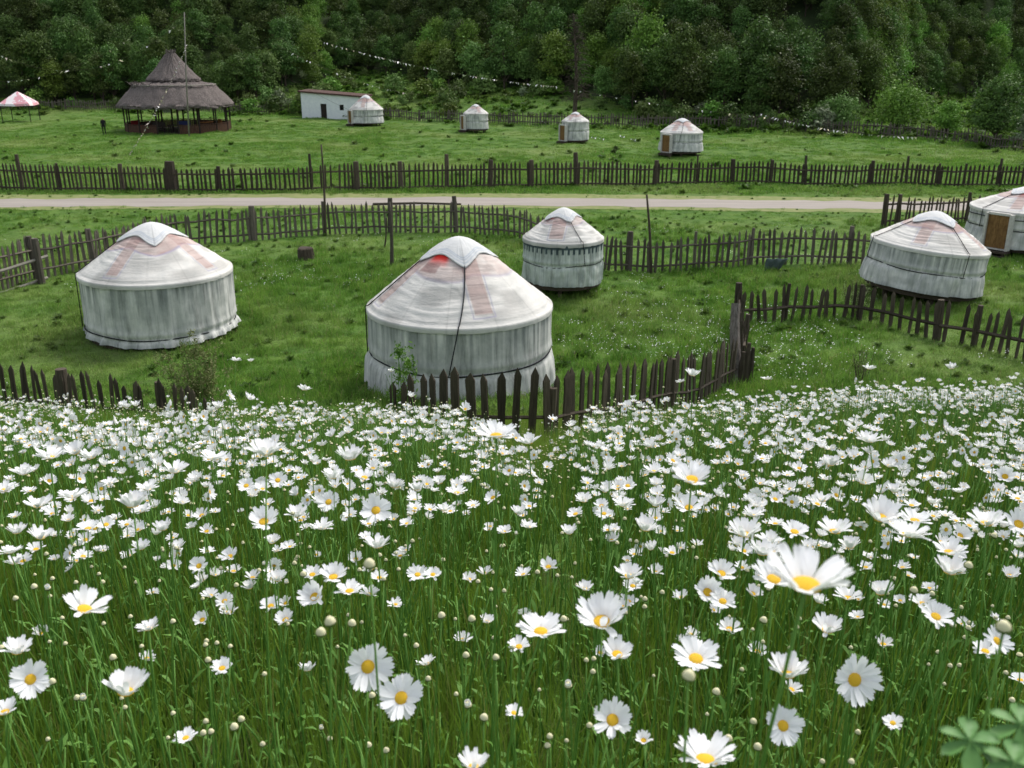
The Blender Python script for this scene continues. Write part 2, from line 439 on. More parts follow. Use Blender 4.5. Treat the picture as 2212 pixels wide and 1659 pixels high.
def pts_in(y0, y1, dens, xpad=.6, amax=.60):
    """random points in the wedge the camera (and a step aside) sees"""
    wmax = 2 * (amax * y1 + xpad); n = int(dens * wmax * (y1 - y0))
    y = rng.uniform(y0, y1, n); x = rng.uniform(-wmax / 2, wmax / 2, n)
    k = np.abs(x) < amax * np.maximum(y, 0) + xpad
    return x[k], y[k]
def rz(n, tilt=.1):
    return np.stack([rng.normal(0, tilt, n), rng.normal(0, tilt, n), rng.uniform(0, 6.283, n)], -1)
def sc3(s, zs=None):
    s = np.asarray(s); return np.stack([s, s, s if zs is None else s * zs], -1)

# ---- tall grass of the flower meadow
tall = coll_of([tuft('tall_tuft_%d' % i, 34, .13, .35, .0030, .28, M['blade_tall'], 100 + i) for i in range(5)] +
               [tuft('tall_tuft_s%d' % i, 22, .10, .26, .005, .9, M['blade_tall'], 120 + i) for i in range(2)], 'tall_tufts')
xs_, ys_, ss_ = [], [], []
for y0, y1, dn, s0 in ((-.6, 3, 135, 1.0), (3, 6, 105, 1.0), (6, 12, 70, 1.15), (12, 19, 34, 1.1)):
    x, y = pts_in(y0, y1, dn, 4.0); xs_.append(x); ys_.append(y)
    ss_.append(s0 * rng.uniform(.6, 1.15, len(x)) * (.75 + .5 * fbm(x * .9, y * .9, 77)))
x = np.concatenate(xs_); y = np.concatenate(ys_); s = np.concatenate(ss_)
az = x / np.maximum(y, .5)
pathm = np.exp(-((az - .045) / .028) ** 2) * ((y > 1.6) & (y < 9))
k = (rng.random(len(x)) > .72 * pathm) & ~((y < .75) & (np.abs(x) < .6))
x, y, s = x[k], y[k], s[k]; s = s * (1 - .45 * pathm[k])
z = Z(x, y)
scatter('tall_grass', np.stack([x, y, z - .01], -1), rz(len(x), .10), sc3(s), rng.integers(0, 7, len(x)), tall,
        'tall dark green meadow grass around the daisy stems', 'grass')

# ---- short grass of the valley
short = coll_of([tuft('short_tuft_%d' % i, 46, .26, .15, .011, 1.0, M['blade'], 200 + i) for i in range(5)] +
                [tuft('short_tuft_t%d' % i, 40, .22, .26, .012, .8, M['blade'], 220 + i) for i in range(2)] +
                [forb('weed_clump_%d' % i, 40, .20, M['forb'], 240 + i) for i in range(3)], 'short_tufts')
fart = coll_of([tuft('wide_tuft_%d' % i, 60, .6, .17, .03, 1.2, M['blade_far'], 300 + i) for i in range(5)] +
               [forb('wide_weed_%d' % i, 50, .42, M['forb'], 320 + i) for i in range(2)], 'wide_tufts')
def lushness(x, y): return fbm(x * .22, y * .22, 55)
xs_, ys_ = [], []
for y0, y1, dn in ((18, 26, 26), (26, 40, 17), (40, 63, 8)):
    x, y = pts_in(y0, y1, dn, 5, .58); xs_.append(x); ys_.append(y)
x = np.concatenate(xs_); y = np.concatenate(ys_)
yr = np.interp(x, xs, yc)
lu = lushness(x, y)
inroad = (y > yr - 1.8) & (y < yr + 2.0); verge = (y > yr - 2.6) & (y < yr + 3.2)
k = ~inroad & ~(verge & (rng.random(len(x)) < .8)) & (rng.random(len(x)) < .35 + lu)
x, y, lu, yr = x[k], y[k], lu[k], yr[k]
idx = rng.integers(0, 5, len(x))
idx = np.where((lu > .5) & (rng.random(len(x)) < .35), rng.integers(5, 7, len(x)), idx)
idx = np.where(rng.random(len(x)) < np.where(y > 42, .13, .05), rng.integers(7, 10, len(x)), idx)
s = rng.uniform(.55, 1.2, len(x)) * (.5 + lu)
s *= np.where(np.abs(y - yr) < 5, .75, 1) * np.where(y < 24, 1.35, 1)
# Collection Info orders its children by name
order = sorted(o.name for o in short.objects); remap = np.array([order.index(o.name) for o in short.objects])
scatter('short_grass', np.stack([x, y, Z(x, y) - .01], -1), rz(len(x), .08), sc3(s), remap[idx], short,
        'short green pasture grass round the near yurts and beside the road', 'grass')
xs_, ys_ = [], []
for y0, y1, dn in ((60, 80, 4.2), (80, 112, 2.6), (112, 175, 1.2)):
    x, y = pts_in(y0, y1, dn, 5, .60); xs_.append(x); ys_.append(y)
x = np.concatenate(xs_); y = np.concatenate(ys_); lu = lushness(x * .6, y * .6)
dt = np.interp(x / y, _DTa, _DTv); yr = np.interp(x, xs, yc)
k = (y < dt + 4) & (y > yr + 3.6) & (rng.random(len(x)) < .3 + lu)
x, y, lu = x[k], y[k], lu[k]
df = np.interp(x / y, _DFa, _DFv)
order = sorted(o.name for o in fart.objects); remap = np.array([order.index(o.name) for o in fart.objects])
idx = np.where(rng.random(len(x)) < np.where(y > df, .3, .018), rng.integers(5, 7, len(x)), rng.integers(0, 5, len(x)))
s = rng.uniform(.5, 1.15, len(x)) * (.5 + lu) * np.where(y > df, 1.9, 1)
scatter('field_grass', np.stack([x, y, Z(x, y) - .01], -1), rz(len(x), .08), sc3(s), remap[idx], fart,
        'grass of the far field between the middle fence and the woods', 'grass')

# ---- small white meadow flowers round the yurts
def speck(name, n, rad, sz, h, seed):
    r = np.random.default_rng(seed); V = []; F = []
    for i in range(n):
        a = r.uniform(0, 6.283); d = rad * math.sqrt(r.random()); c = np.array([d * math.cos(a), d * math.sin(a), h * r.uniform(.5, 1.1)]); n0 = len(V)
        t = r.uniform(-.5, .5, 2)
        for q in range(5):
            b_ = q * 1.2566; V.append(c + sz * np.array([math.cos(b_), math.sin(b_), t[0] * math.cos(b_) + t[1] * math.sin(b_)]))
        F.append(tuple(n0 + q for q in range(5)))
    return mk(name, V, F, M['petal'], link=False)
spk = coll_of([speck('speck_%d' % i, 7, .35, .016, .22, 400 + i) for i in range(4)], 'specks')
x, y = pts_in(19, 48, 7, 4, .58)
dn = fbm(x * .25, y * .25, 91)
u_, v_, _ = proj(x, y, Z(x, y))
hot = np.exp(-(((u_ - 1450) / 230) ** 2 + ((v_ - 720) / 70) ** 2)) + .9 * np.exp(-(((u_ - 1900) / 300) ** 2 + ((v_ - 780) / 60) ** 2)) + .35 * np.exp(-(((u_ - 620) / 130) ** 2 + ((v_ - 680) / 130) ** 2)) + .5 * np.exp(-(((u_ - 1500) / 200) ** 2 + ((v_ - 650) / 40) ** 2)) + .35 * np.exp(-(((u_ - 300) / 400) ** 2 + ((v_ - 800) / 40) ** 2))
k = rng.random(len(x)) < np.clip((dn - .42) * 2.2, .0, 1) * (.12 + hot)
x, y = x[k], y[k]
scatter('small_white_flowers', np.stack([x, y, Z(x, y)], -1), rz(len(x), .05), sc3(rng.uniform(.7, 1.2, len(x))), rng.integers(0, 4, len(x)), spk,
        'tiny white wildflowers dotted over the grass between the yurts', 'wildflowers')

# ---------------------------------------------------------------- daisies and buds
def petals_geo(seed, cup=.35):
    r = np.random.default_rng(seed); V = []; F = []
    n = int(r.integers(19, 26)); T = [0, .3, .62, .88, 1.0]; Wd = [.45, .85, 1.0, .85, .45]
    for i in range(n):
        a = i * 2 * math.pi / n + r.normal(0, .07); L_ = .40 * r.uniform(.85, 1.06); w_ = .062 * r.uniform(.85, 1.15)
        up = cup + r.normal(0, .13); curl = r.normal(-.10, .12); n0 = len(V); lift = (i % 2) * .012
        da = np.array([math.cos(a), math.sin(a), 0]); sa = np.array([-math.sin(a), math.cos(a), 0])
        for t, wd in zip(T, Wd):
            rr = .10 + L_ * t * math.cos(up); zz = .0 + lift + L_ * (t * math.sin(up) + curl * t * t)
            c = da * rr + np.array([0, 0, zz]); tip = -.03 if t == 1.0 else 0
            V += [c - sa * w_ * wd + np.array([0, 0, .008]), c + da * tip - np.array([0, 0, .006]), c + sa * w_ * wd + np.array([0, 0, .008])]
        for k in range(4):
            q = n0 + k * 3; F += [(q, q + 1, q + 4, q + 3), (q + 1, q + 2, q + 5, q + 4)]
    return V, F
def dome_geo(R, H, n=12, z0=0, rings=3):
    V = []; F = []
    for k in range(rings):
        t = k / rings; rr = R * math.cos(t * math.pi / 2); zz = z0 + H * math.sin(t * math.pi / 2)
        for j in range(n): V.append((rr * math.cos(j * 2 * math.pi / n), rr * math.sin(j * 2 * math.pi / n), zz))
    V.append((0, 0, z0 + H))
    for k in range(rings - 1):
        for j in range(n): F.append((k * n + j, k * n + (j + 1) % n, (k + 1) * n + (j + 1) % n, (k + 1) * n + j))
    for j in range(n): F.append(((rings - 1) * n + j, (rings - 1) * n + (j + 1) % n, rings * n))
    return V, F
def calyx_geo(R, H, n=10):
    V, F = dome_geo(R, -H, n, 0.0, 3); return V, [f[::-1] for f in F]
def stem_geo(seed, leaves=True):
    r = np.random.default_rng(seed); mb = MB(); t = np.linspace(0, 1, 7)
    ax, ay = r.normal(0, .02, 2); P = np.stack([ax * np.sin(t * 3.14), ay * np.sin(t * 3.14), t * 1.0], -1)
    mb.tube(P, np.interp(t, [0, 1], [.0024, .0014]), 5)
    for i in range(3 if leaves else 0):
        h = r.uniform(.08, .7); a = r.uniform(0, 6.28); l = r.uniform(.03, .06) * (1.2 - h); d = np.array([math.cos(a), math.sin(a), 0]); s_ = np.array([-math.sin(a), math.cos(a), 0]) * l * .12
        c = np.array([ax * math.sin(h * 3.14), ay * math.sin(h * 3.14), h])
        mb.add([c, c + d * l * .5 + s_ + (0, 0, .06), c + d * l + (0, 0, .07), c + d * l * .5 - s_ + (0, 0, .06)], [(0, 1, 2, 3)])
    return mb
HD = 1.0
petT = []; disT = []; stmT = []; budT = []
for i in range(8):
    V, F = petals_geo(500 + i, [.72, .88, .60, .78, .95, .66, .80, .45][i]); petT.append(mk('petals', V, F, M['petal'], link=False, smooth=True))
V, F = dome_geo(.135, .055, 14, .015); mbd = MB().add(V, F)
disT.append(mbd.build('flower_centre', M['disc'], smooth=True, link=False))
for i in range(5): stmT.append(stem_geo(540 + i).build('stem', M['stem'], smooth=True, link=False))
def bud_mb(i):
    mb = MB(); V, F = dome_geo(.47, .68, 12, .05); mb.add(V, F, 0); V, F = calyx_geo(.55, .50); mb.add(np.array(V) + (0, 0, .30), F, 1)
    if i == 2:
        for q in range(12):
            a = q * .5236; d = np.array([math.cos(a), math.sin(a), 0]); s_ = np.array([-math.sin(a), math.cos(a), 0]) * .13
            mb.add([d * .40 + s_ + (0, 0, .1), d * .40 - s_ + (0, 0, .1), d * .32 - s_ + (0, 0, .85), d * .32 + s_ + (0, 0, .85)], [(0, 1, 2, 3)], 2)
    return mb
for i in range(3): budT.append(bud_mb(i).build('bud_head', [M['bud'], M['calyx'], M['petal']], smooth=True, link=False))

def place_flower(H, size, tau, psi, kind, seed, label=None, lean=None):
    r = random.Random(seed)
    dx, dy = lean if lean else (r.uniform(-.05, .05), r.uniform(-.03, .08))
    bx, by = H[0] + dx, H[1] + dy; bz = Z1(bx, by)
    ax = Vector((H[0] - bx, H[1] - by, H[2] - bz)); L_ = ax.length
    q = ax.to_track_quat('Z', 'Y')
    nm, cat, grp = ('daisy', 'daisy', 'white daisies of the meadow') if kind == 'd' else ('daisy_bud', 'flower bud', 'unopened daisy buds of the meadow')
    lab = label or ('white daisy with a yellow centre, one of the smaller blooms crowding the flower meadow' if kind == 'd' else 'closed cream daisy bud on a thin green stem among the white daisies')
    e = empty(nm, (bx, by, bz), 0, lab, cat, grp, rot=q.to_euler())
    qi = q.inverted()
    n = Vector((math.sin(psi) * math.sin(tau), -math.cos(psi) * math.sin(tau), math.cos(tau)))
    hq = (qi @ (n.to_track_quat('Z', 'Y') @ Euler((0, 0, r.uniform(0, 6.28))).to_quaternion())).to_euler()
    st = copyobj(r.choice(stmT), e); st.scale = (1.0 if size < .07 else 1.3, 1.0, L_ - .004)
    if kind == 'd':
        p = copyobj(petT[seed % 8], e); p.location = (0, 0, L_); p.rotation_euler = hq; p.scale = (size,) * 3
        d = copyobj(disT[0], e); d.location = (0, 0, L_); d.rotation_euler = hq; d.scale = (size,) * 3
    else:
        p = copyobj(budT[seed % 3 if seed % 5 == 0 else seed % 2], e); p.location = (0, 0, L_); p.rotation_euler = hq; p.scale = (size,) * 3
    return e
def solve(u, v, wd, sizes, lo, target):
    best = None
    for s_ in sizes:
        zc = FPX * s_ / (wd * S); d = ray(u, v) * zc; Hh = np.array([d[0], d[1], CAMZ + d[2]])
        h = Hh[2] - Z1(Hh[0], Hh[1]); c = abs(h - target) + (3 if h < lo else 0)
        if best is None or c < best[0]: best = (c, Hh, s_, h)
    return best
D2R = math.radians
# u, v, width, tilt to the viewer, sideways heading, label
DA = [
 (1740, 1268, 190, 16, 10, 'largest white daisy, spread wide and close to the camera above the others'),
 (1300, 1345, 112, 30, -10, 'large domed daisy with long upper petals, between two smaller ones at lower middle'),
 (1168, 1366, 92, 14, 15, 'daisy with fanned upright petals on a dark stem, just left of the large domed one'),
 (182, 1318, 95, 35, 100, 'side-tilted daisy at the left leaning on a slanting stem, petals pointing up right'),
 (272, 1497, 98, 8, -60, 'cup-shaped daisy near the lower left corner with petals raised like a bowl'),
 (794, 1440, 88, 68, 20, 'daisy turned to face the camera with a large orange-yellow centre, lower left of middle'),
 (867, 1508, 85, 48, -10, 'daisy with a round yellow centre directly below the one that faces the camera'),
 (1845, 1468, 90, 68, 5, 'daisy facing the camera in a full circle of petals at the lower right'),
 (1701, 1460, 92, 8, 5, 'flat wide daisy seen almost edge-on, left of the full-circle daisy at lower right'),
 (1503, 1425, 95, 25, 5, 'daisy with petals swept upward directly behind a fat cream bud'),
 (1323, 1556, 82, 42, -5, 'lone daisy with a low yellow centre in the bottom middle grass'),
 (1691, 1568, 72, 48, 0, 'daisy low in the grass at bottom right under two small half-open ones'),
 (1523, 1643, 122, 5, 0, 'daisy cut by the bottom edge of the picture, petals fanned upward'),
 (1023, 1658, 72, 5, 0, 'small daisy barely rising over the bottom edge in the middle'),
 (1494, 1038, 86, 28, -10, 'big daisy standing above the crowd right of the brown gap in the meadow'),
 (1901, 1120, 84, 28, -5, 'tall-petalled daisy in the cluster near the right edge'),
 (1961, 1158, 85, 6, -40, 'broad flat daisy right below the tall-petalled one near the right edge'),
 (2131, 1133, 78, 8, 0, 'low dish-shaped daisy at the right edge beside one that is cut off'),
 (2051, 1238, 74, 8, -50, 'white tilted daisy hiding its centre, right of middle and below a cluster'),
 (1671, 1253, 92, 26, 10, 'daisy half hidden behind the left petals of the largest bloom'),
 (66, 1468, 70, 48, 20, 'small ragged daisy facing the viewer beside the left edge'),
 (10, 1540, 62, 20, -80, 'daisy cut in half by the left edge near the bottom'),
 (37, 1410, 64, 5, -60, 'daisy seen from the side near the left edge, petals raised'),
 (1072, 943, 80, 16, 10, 'large yellowish-centred daisy standing before the fence pickets on a tall stem'),
 (575, 982, 86, 6, 10, 'wide daisy on a long bare stem rising above the left crowd'),
 (1393, 1145, 58, 5, -60, 'daisy nodding to the left on a long pale slanting stem'),
 (812, 1103, 58, 46, 0, 'heart-shaped daisy with a low yellow centre right of the dense left crowd'),
 (815, 1183, 62, 2, 0, 'daisy seen from below directly above a fat cream bud'),
]
DB = [(720,1248,62,22),(680,1290,62,40),(755,1278,55,15),(798,1285,42,10),(600,1253,45,15),(585,1310,42,30),(617,1340,45,30),(570,1128,65,35),(642,1115,50,15),(710,1085,42,45),
(497,1203,40,35),(385,1198,34,40),(430,1223,38,40),(437,1255,34,15),(504,1235,34,10),(305,1186,42,10),(22,1195,50,0),(32,1218,42,0),(90,1370,38,25),(145,1388,30,5),(1047,1240,35,5),
(1000,1383,38,15),(757,993,65,5),(462,993,55,5),(377,1020,60,10),(165,978,50,35),(108,990,62,10),(197,990,48,10),(50,1025,50,5),(219,1056,26,50),(158,1075,58,5),(82,1095,58,5),
(287,1095,70,5),(318,1058,45,5),(88,1163,55,5),(120,1158,32,5),(37,1152,45,5),(190,1143,45,15),(300,1145,36,25),(352,1145,45,5),(695,1143,50,5),(720,1033,52,5),(787,1033,44,25),
(900,1058,38,5),(987,1066,44,10),(960,1103,40,5),(852,1053,44,5),(8,1060,45,20),(600,1038,34,45),(1488,1098,55,35),(1863,1043,48,30),(1976,1126,62,15),(2200,1133,62,40),
(2073,1158,45,40),(2051,1195,68,15),(1608,1156,75,15),(1661,1173,55,8),(1648,1198,65,5),(1716,1150,55,25),(1803,1150,72,10),(1836,1183,50,5),(1878,1205,34,5),(1358,1246,60,15),
(1558,1240,58,30),(1528,1280,62,40),(1561,1300,52,35),(1831,1293,55,10),(1903,1283,60,5),(1121,1398,45,25),(1333,1415,70,25),(1576,1360,48,25),(1786,1363,68,20),(2021,1333,65,35),
(1991,1305,50,5),(2153,1385,55,45),(2128,1408,50,25),(1908,1393,40,20),(1636,1408,40,25),(1673,1515,30,15),(1821,1525,32,5),(1823,1555,32,15),(1228,1153,40,5),(1141,1140,36,5),
(1261,1083,40,15),(1311,1053,30,20),(1416,1048,34,15),(1356,1050,32,35),(1411,1020,44,10),(1793,1005,46,5),(1878,955,52,5),(1776,1083,42,10),(1806,1070,30,50),(1933,1063,40,5),
(1371,1198,32,10),(1346,1093,48,10),(1416,1093,45,10),(1626,1115,45,5),(1183,1010,26,35),(1143,958,50,5),(2171,1030,42,40),(2043,1115,34,5),(1783,1183,35,0),(1120,1110,38,5),
(510,780,22,0),(542,781,16,0),(657,843,30,0),(1495,812,36,0),(1655,820,24,0),(1878,798,28,0),(2055,797,28,0),(1470,826,20,0),(845,803,16,0)]
BU = [(245,1423,22),(450,1428,20),(798,1223,36),(715,1348,36),(760,1350,26),(693,1370,32),(113,1475,22),(180,1510,20),(507,1573,26),(522,1556,22),(457,1583,20),(445,1560,18),(375,1543,16),
(805,1505,22),(572,1458,16),(445,1395,16),(498,1398,15),(375,1345,18),(955,1333,24),(1020,1340,24),(900,1397,18),(1007,1418,22),(1012,1526,24),(1045,1553,26),(925,1468,18),(1072,1423,22),
(835,1623,20),(165,1260,14),(35,1295,18),(307,1398,14),(1486,1465,42),(1546,1498,26),(1573,1598,26),(1636,1616,26),(1188,1593,20),(1183,1613,20),(1281,1453,18),(1228,1483,24),(1266,1428,16),
(1283,1425,16),(1393,1313,16),(1648,1343,24),(1973,1278,24),(2013,1285,18),(2091,1225,26),(2168,1361,45),(1161,1238,16),(1926,1550,12),(2146,1160,20),(1351,1325,14),(1218,1340,22),(75,1270,20),(105,1273,18),(655,1243,20)]
BUL = {(798,1223,36): 'fat cream bud hanging right under a white daisy in the left half', (1486,1465,42): 'fattest cream bud, in front of the daisy with upswept petals', (2168,1361,45): 'large cream bud near the right edge half covering a daisy',
       (715,1348,36): 'half-open pale bud in a trio of buds left of middle'}
cnt = 0; used = []
for i, d in enumerate(DA + [q + (random.uniform(-40, 40), None) for q in DB]):
    u, v, wd, tl, ps, lab = d
    sizes = np.linspace(.046, .068, 12) if wd < 100 else np.linspace(.06, .078, 10)
    c, H, sz, h = solve(u, v, wd, sizes, .28, .58)
    lean = None
    if lab and 'slanting' in lab: lean = (.13, .02) if u > 1000 else (.10, -.03)
    place_flower(H, sz * 1.30, D2R(tl - 16 if tl < 40 else tl - 4), D2R(ps), 'd', 1000 + i * 8 + (7 if tl >= 44 else [0, 1, 2, 3, 4, 5, 6][i % 7]), lab, lean); cnt += 1; used.append((u, v, wd))
bcnt = 0
for i, (u, v, wd) in enumerate(BU):
    c, H, sz, h = solve(u, v, wd, np.linspace(.011, .020, 12), .2, .5)
    place_flower(H, sz * .76, D2R(12), random.uniform(-1, 1), 'b', 3000 + i * 7 + (i % 3), BUL.get((u, v, wd))); bcnt += 1

def dens_daisy(x, y):
    az = x / np.maximum(y, .3)
    n = fbm(x * 1.1, y * 1.1, 61)
    d = np.clip((n - .36) * 4.2, .10, 1.15)
    d = d * (1 - .93 * np.exp(-((az - .052) / .040) ** 2) * (y > 1.4))
    d = d * (1 - .45 * ((az > -.03) & (az < .06) & (y > 5.0)))
    d = d * np.interp(y, [.8, 1.3, 1.7, 2.2, 2.7, 4, 7, 9, 11, 13, 16], [.0, .05, .18, .60, 1.05, 1.1, .75, .42, .25, .10, 0])
    d = d * np.where(y > 5, np.clip((fbm(x * .45, y * .2, 66) - .33) * 4.5, .12, 1.15), 1)
    d = d * (1 - .6 * np.exp(-((az - .005) / .035) ** 2) * (y > 4))
    return d
x, y = pts_in(.9, 16, 175, 3.4, .60)
k = rng.random(len(x)) < dens_daisy(x, y); x, y = x[k], y[k]
h = np.clip(rng.normal(.45, .055, len(x)) + np.where(y < 4, rng.normal(0, .08, len(x)), 0), .22, .68); sz = rng.uniform(.040, .060, len(x)); z = Z(x, y)
bx, by = pts_in(.9, 14, 120, 3.4, .60)
k = rng.random(len(bx)) < np.interp(by, [.9, 1.5, 2.2, 5, 9, 14], [.25, .45, .7, .7, .35, .1]); bx, by = bx[k], by[k]
bh = np.clip(rng.normal(.42, .07, len(bx)), .2, .6); bsz = rng.uniform(.008, .014, len(bx)); bz = Z(bx, by)
def split(x, y, z, h, size, nmax):
    u, v, zc = proj(x, y, z + h); vis = (u > -10) & (u < 2222) & (v < 1680) & (v > 0) & (zc > .5)
    sc_ = np.where(vis, size / zc, 0); o = np.argsort(-sc_)[:nmax]; m_ = np.zeros(len(x), bool); m_[o] = True
    return m_
near = split(x, y, z, h, sz, 300 - cnt)
def rndtilt(n):
    tau = np.abs(rng.normal(0, 14, n)) * math.pi / 180; psi = rng.normal(0, 1.4, n); return tau, psi
tau, psi = rndtilt(len(x))
for j in np.nonzero(near)[0]:
    place_flower((x[j], y[j], z[j] + h[j]), sz[j], tau[j], psi[j], 'd', 7000 + int(j))
nb = split(bx, by, bz, bh, bsz, 300 - bcnt)
for j in np.nonzero(nb)[0]:
    place_flower((bx[j], by[j], bz[j] + bh[j]), bsz[j], .15, 0., 'b', 20000 + int(j) + (5 - (20000 + int(j)) % 5) * (int(j) % 3 == 0))
def whole_daisy(i):
    mb = MB(); r = np.random.default_rng(900 + i); V, F = petals_geo(600 + i, [.7, .85, .5, .75, .95, .6, .75, .45][i % 8]); s_ = .052; tau = abs(r.normal(0, .30)) + (.9 if i in (5, 10) else 0); a = r.uniform(0, 6.28)
    Rm = np.array(Matrix.Rotation(a, 3, 'Z') @ Matrix.Rotation(tau, 3, 'X'))
    H = np.array([0, 0, .46]); mb.add((np.array(V) * s_) @ Rm.T + H, F, 0)
    V, F = dome_geo(.135, .055, 8, .015, 2); mb.add((np.array(V) * s_) @ Rm.T + H, F, 1)
    t = np.linspace(0, 1, 4); mb.tube(np.stack([.02 * np.sin(t * 3), t * 0, t * .458], -1) * [1, 1, 1], .0016, 4, 2)
    return mb.build('whole_daisy_%02d' % i, [M['petal'], M['disc'], M['stem']], smooth=True, link=False)
def whole_bud(i):
    mb = MB(); V, F = dome_geo(.5, .42, 8, .05, 2); mb.add(np.array(V) * .013 + (0, 0, .38), F, 0); V, F = calyx_geo(.54, .42, 8); mb.add(np.array(V) * .013 + (0, 0, .381), F, 1)
    t = np.linspace(0, 1, 4); mb.tube(np.stack([.02 * np.sin(t * 3), t * 0, t * .378], -1), .0014, 4, 2)
    return mb.build('whole_bud_%d' % i, [M['bud'], M['calyx'], M['stem']], smooth=True, link=False)
wd_ = coll_of([whole_daisy(i) for i in range(12)], 'daisies'); wb_ = coll_of([whole_bud(i) for i in range(2)], 'buds')
k = ~near; n = k.sum()
scatter('daisy_meadow', np.stack([x[k], y[k], z[k]], -1), rz(n, .08), np.stack([sz[k] / .052] * 2 + [h[k] / .46 * 1.0], -1), rng.integers(0, 12, n), wd_, 'dense carpet of small white daisies farther down the slope', 'daisies')
k = ~nb; n = k.sum()
scatter('bud_meadow', np.stack([bx[k], by[k], bz[k]], -1), rz(n, .08), np.stack([bsz[k] / .013] * 2 + [bh[k] / .38], -1), rng.integers(0, 2, n), wb_, 'small cream daisy buds scattered between the farther daisies', 'flower buds')

# bare and short stems between the flowers (daisy shoots without heads)
shoot = coll_of([stem_geo(560 + i).build('shoot_%d' % i, M['stem'], smooth=True, link=False) for i in range(4)], 'shoots')
x2, y2 = pts_in(.7, 9, 150, 3, .6)
k = ~((np.abs(x2 / np.maximum(y2, .3) - .045) < .03) & (rng.random(len(x2)) < .8)); x2, y2 = x2[k], y2[k]
h2 = rng.uniform(.2, .45, len(x2))
scatter('daisy_stems', np.stack([x2, y2, Z(x2, y2)], -1), rz(len(x2), .14), np.stack([np.ones(len(x2)) * 1.15] * 2 + [h2], -1), rng.integers(0, 4, len(x2)), shoot, 'thin upright green stems standing thickly in the tall grass', 'stems')

# blurred palmate leaf plant at the lower right corner
def leaf_plant():
    H0 = at_y(2125, 1610, .62); bx_, by_ = H0[0] + .02, H0[1] + .08
    e = empty('leafy_plant', (bx_, by_, Z1(bx_, by_)), 0, 'pale broad-leaved plant close to the camera in the bottom right corner', 'plant')
    org = np.array([bx_, by_, Z1(bx_, by_)]); lm = simple('pale_leaf', (.065, .17, .04), (.12, .25, .07), 30, .5)
    tops = [at_y(2095, 1607, .58), at_y(2205, 1572, .64), at_y(2190, 1655, .56)]
    st = MB()
    for tp in tops:
        t = np.linspace(0, 1, 6)[:, None]; st.tube(np.array([[0, 0, 0]]) * (1 - t) + (tp - org) * t, .002, 5)
    st.build('stem', M['stem'], e, True)
    for q, tp in enumerate(tops):
        mb = MB(); nl = 6
        for i in range(nl):
            a = i * 2 * math.pi / nl + .3 + q; L_ = .026 * random.uniform(.85, 1.1); d = np.array([math.cos(a), math.sin(a) * .8, .05 + .35 * math.sin(a)]); s_ = np.array([-math.sin(a), math.cos(a), .1])
            V = []; F = []
            for k_, (t, wv) in enumerate(((.04, .02), (.3, .16), (.6, .27), (.85, .24), (1, .04))):
                c = d * L_ * t + np.array([0, 0, -.006 * t * t]); V += [c - s_ * L_ * wv + (0, 0, .003), c, c + s_ * L_ * wv + (0, 0, .003)]
                if k_: b0 = (k_ - 1) * 3; F += [(b0, b0 + 1, b0 + 4, b0 + 3), (b0 + 1, b0 + 2, b0 + 5, b0 + 4)]
            mb.add(np.array(V) + (tp - org), F)
        mb.build('leaf', lm, e, True)
leaf_plant()

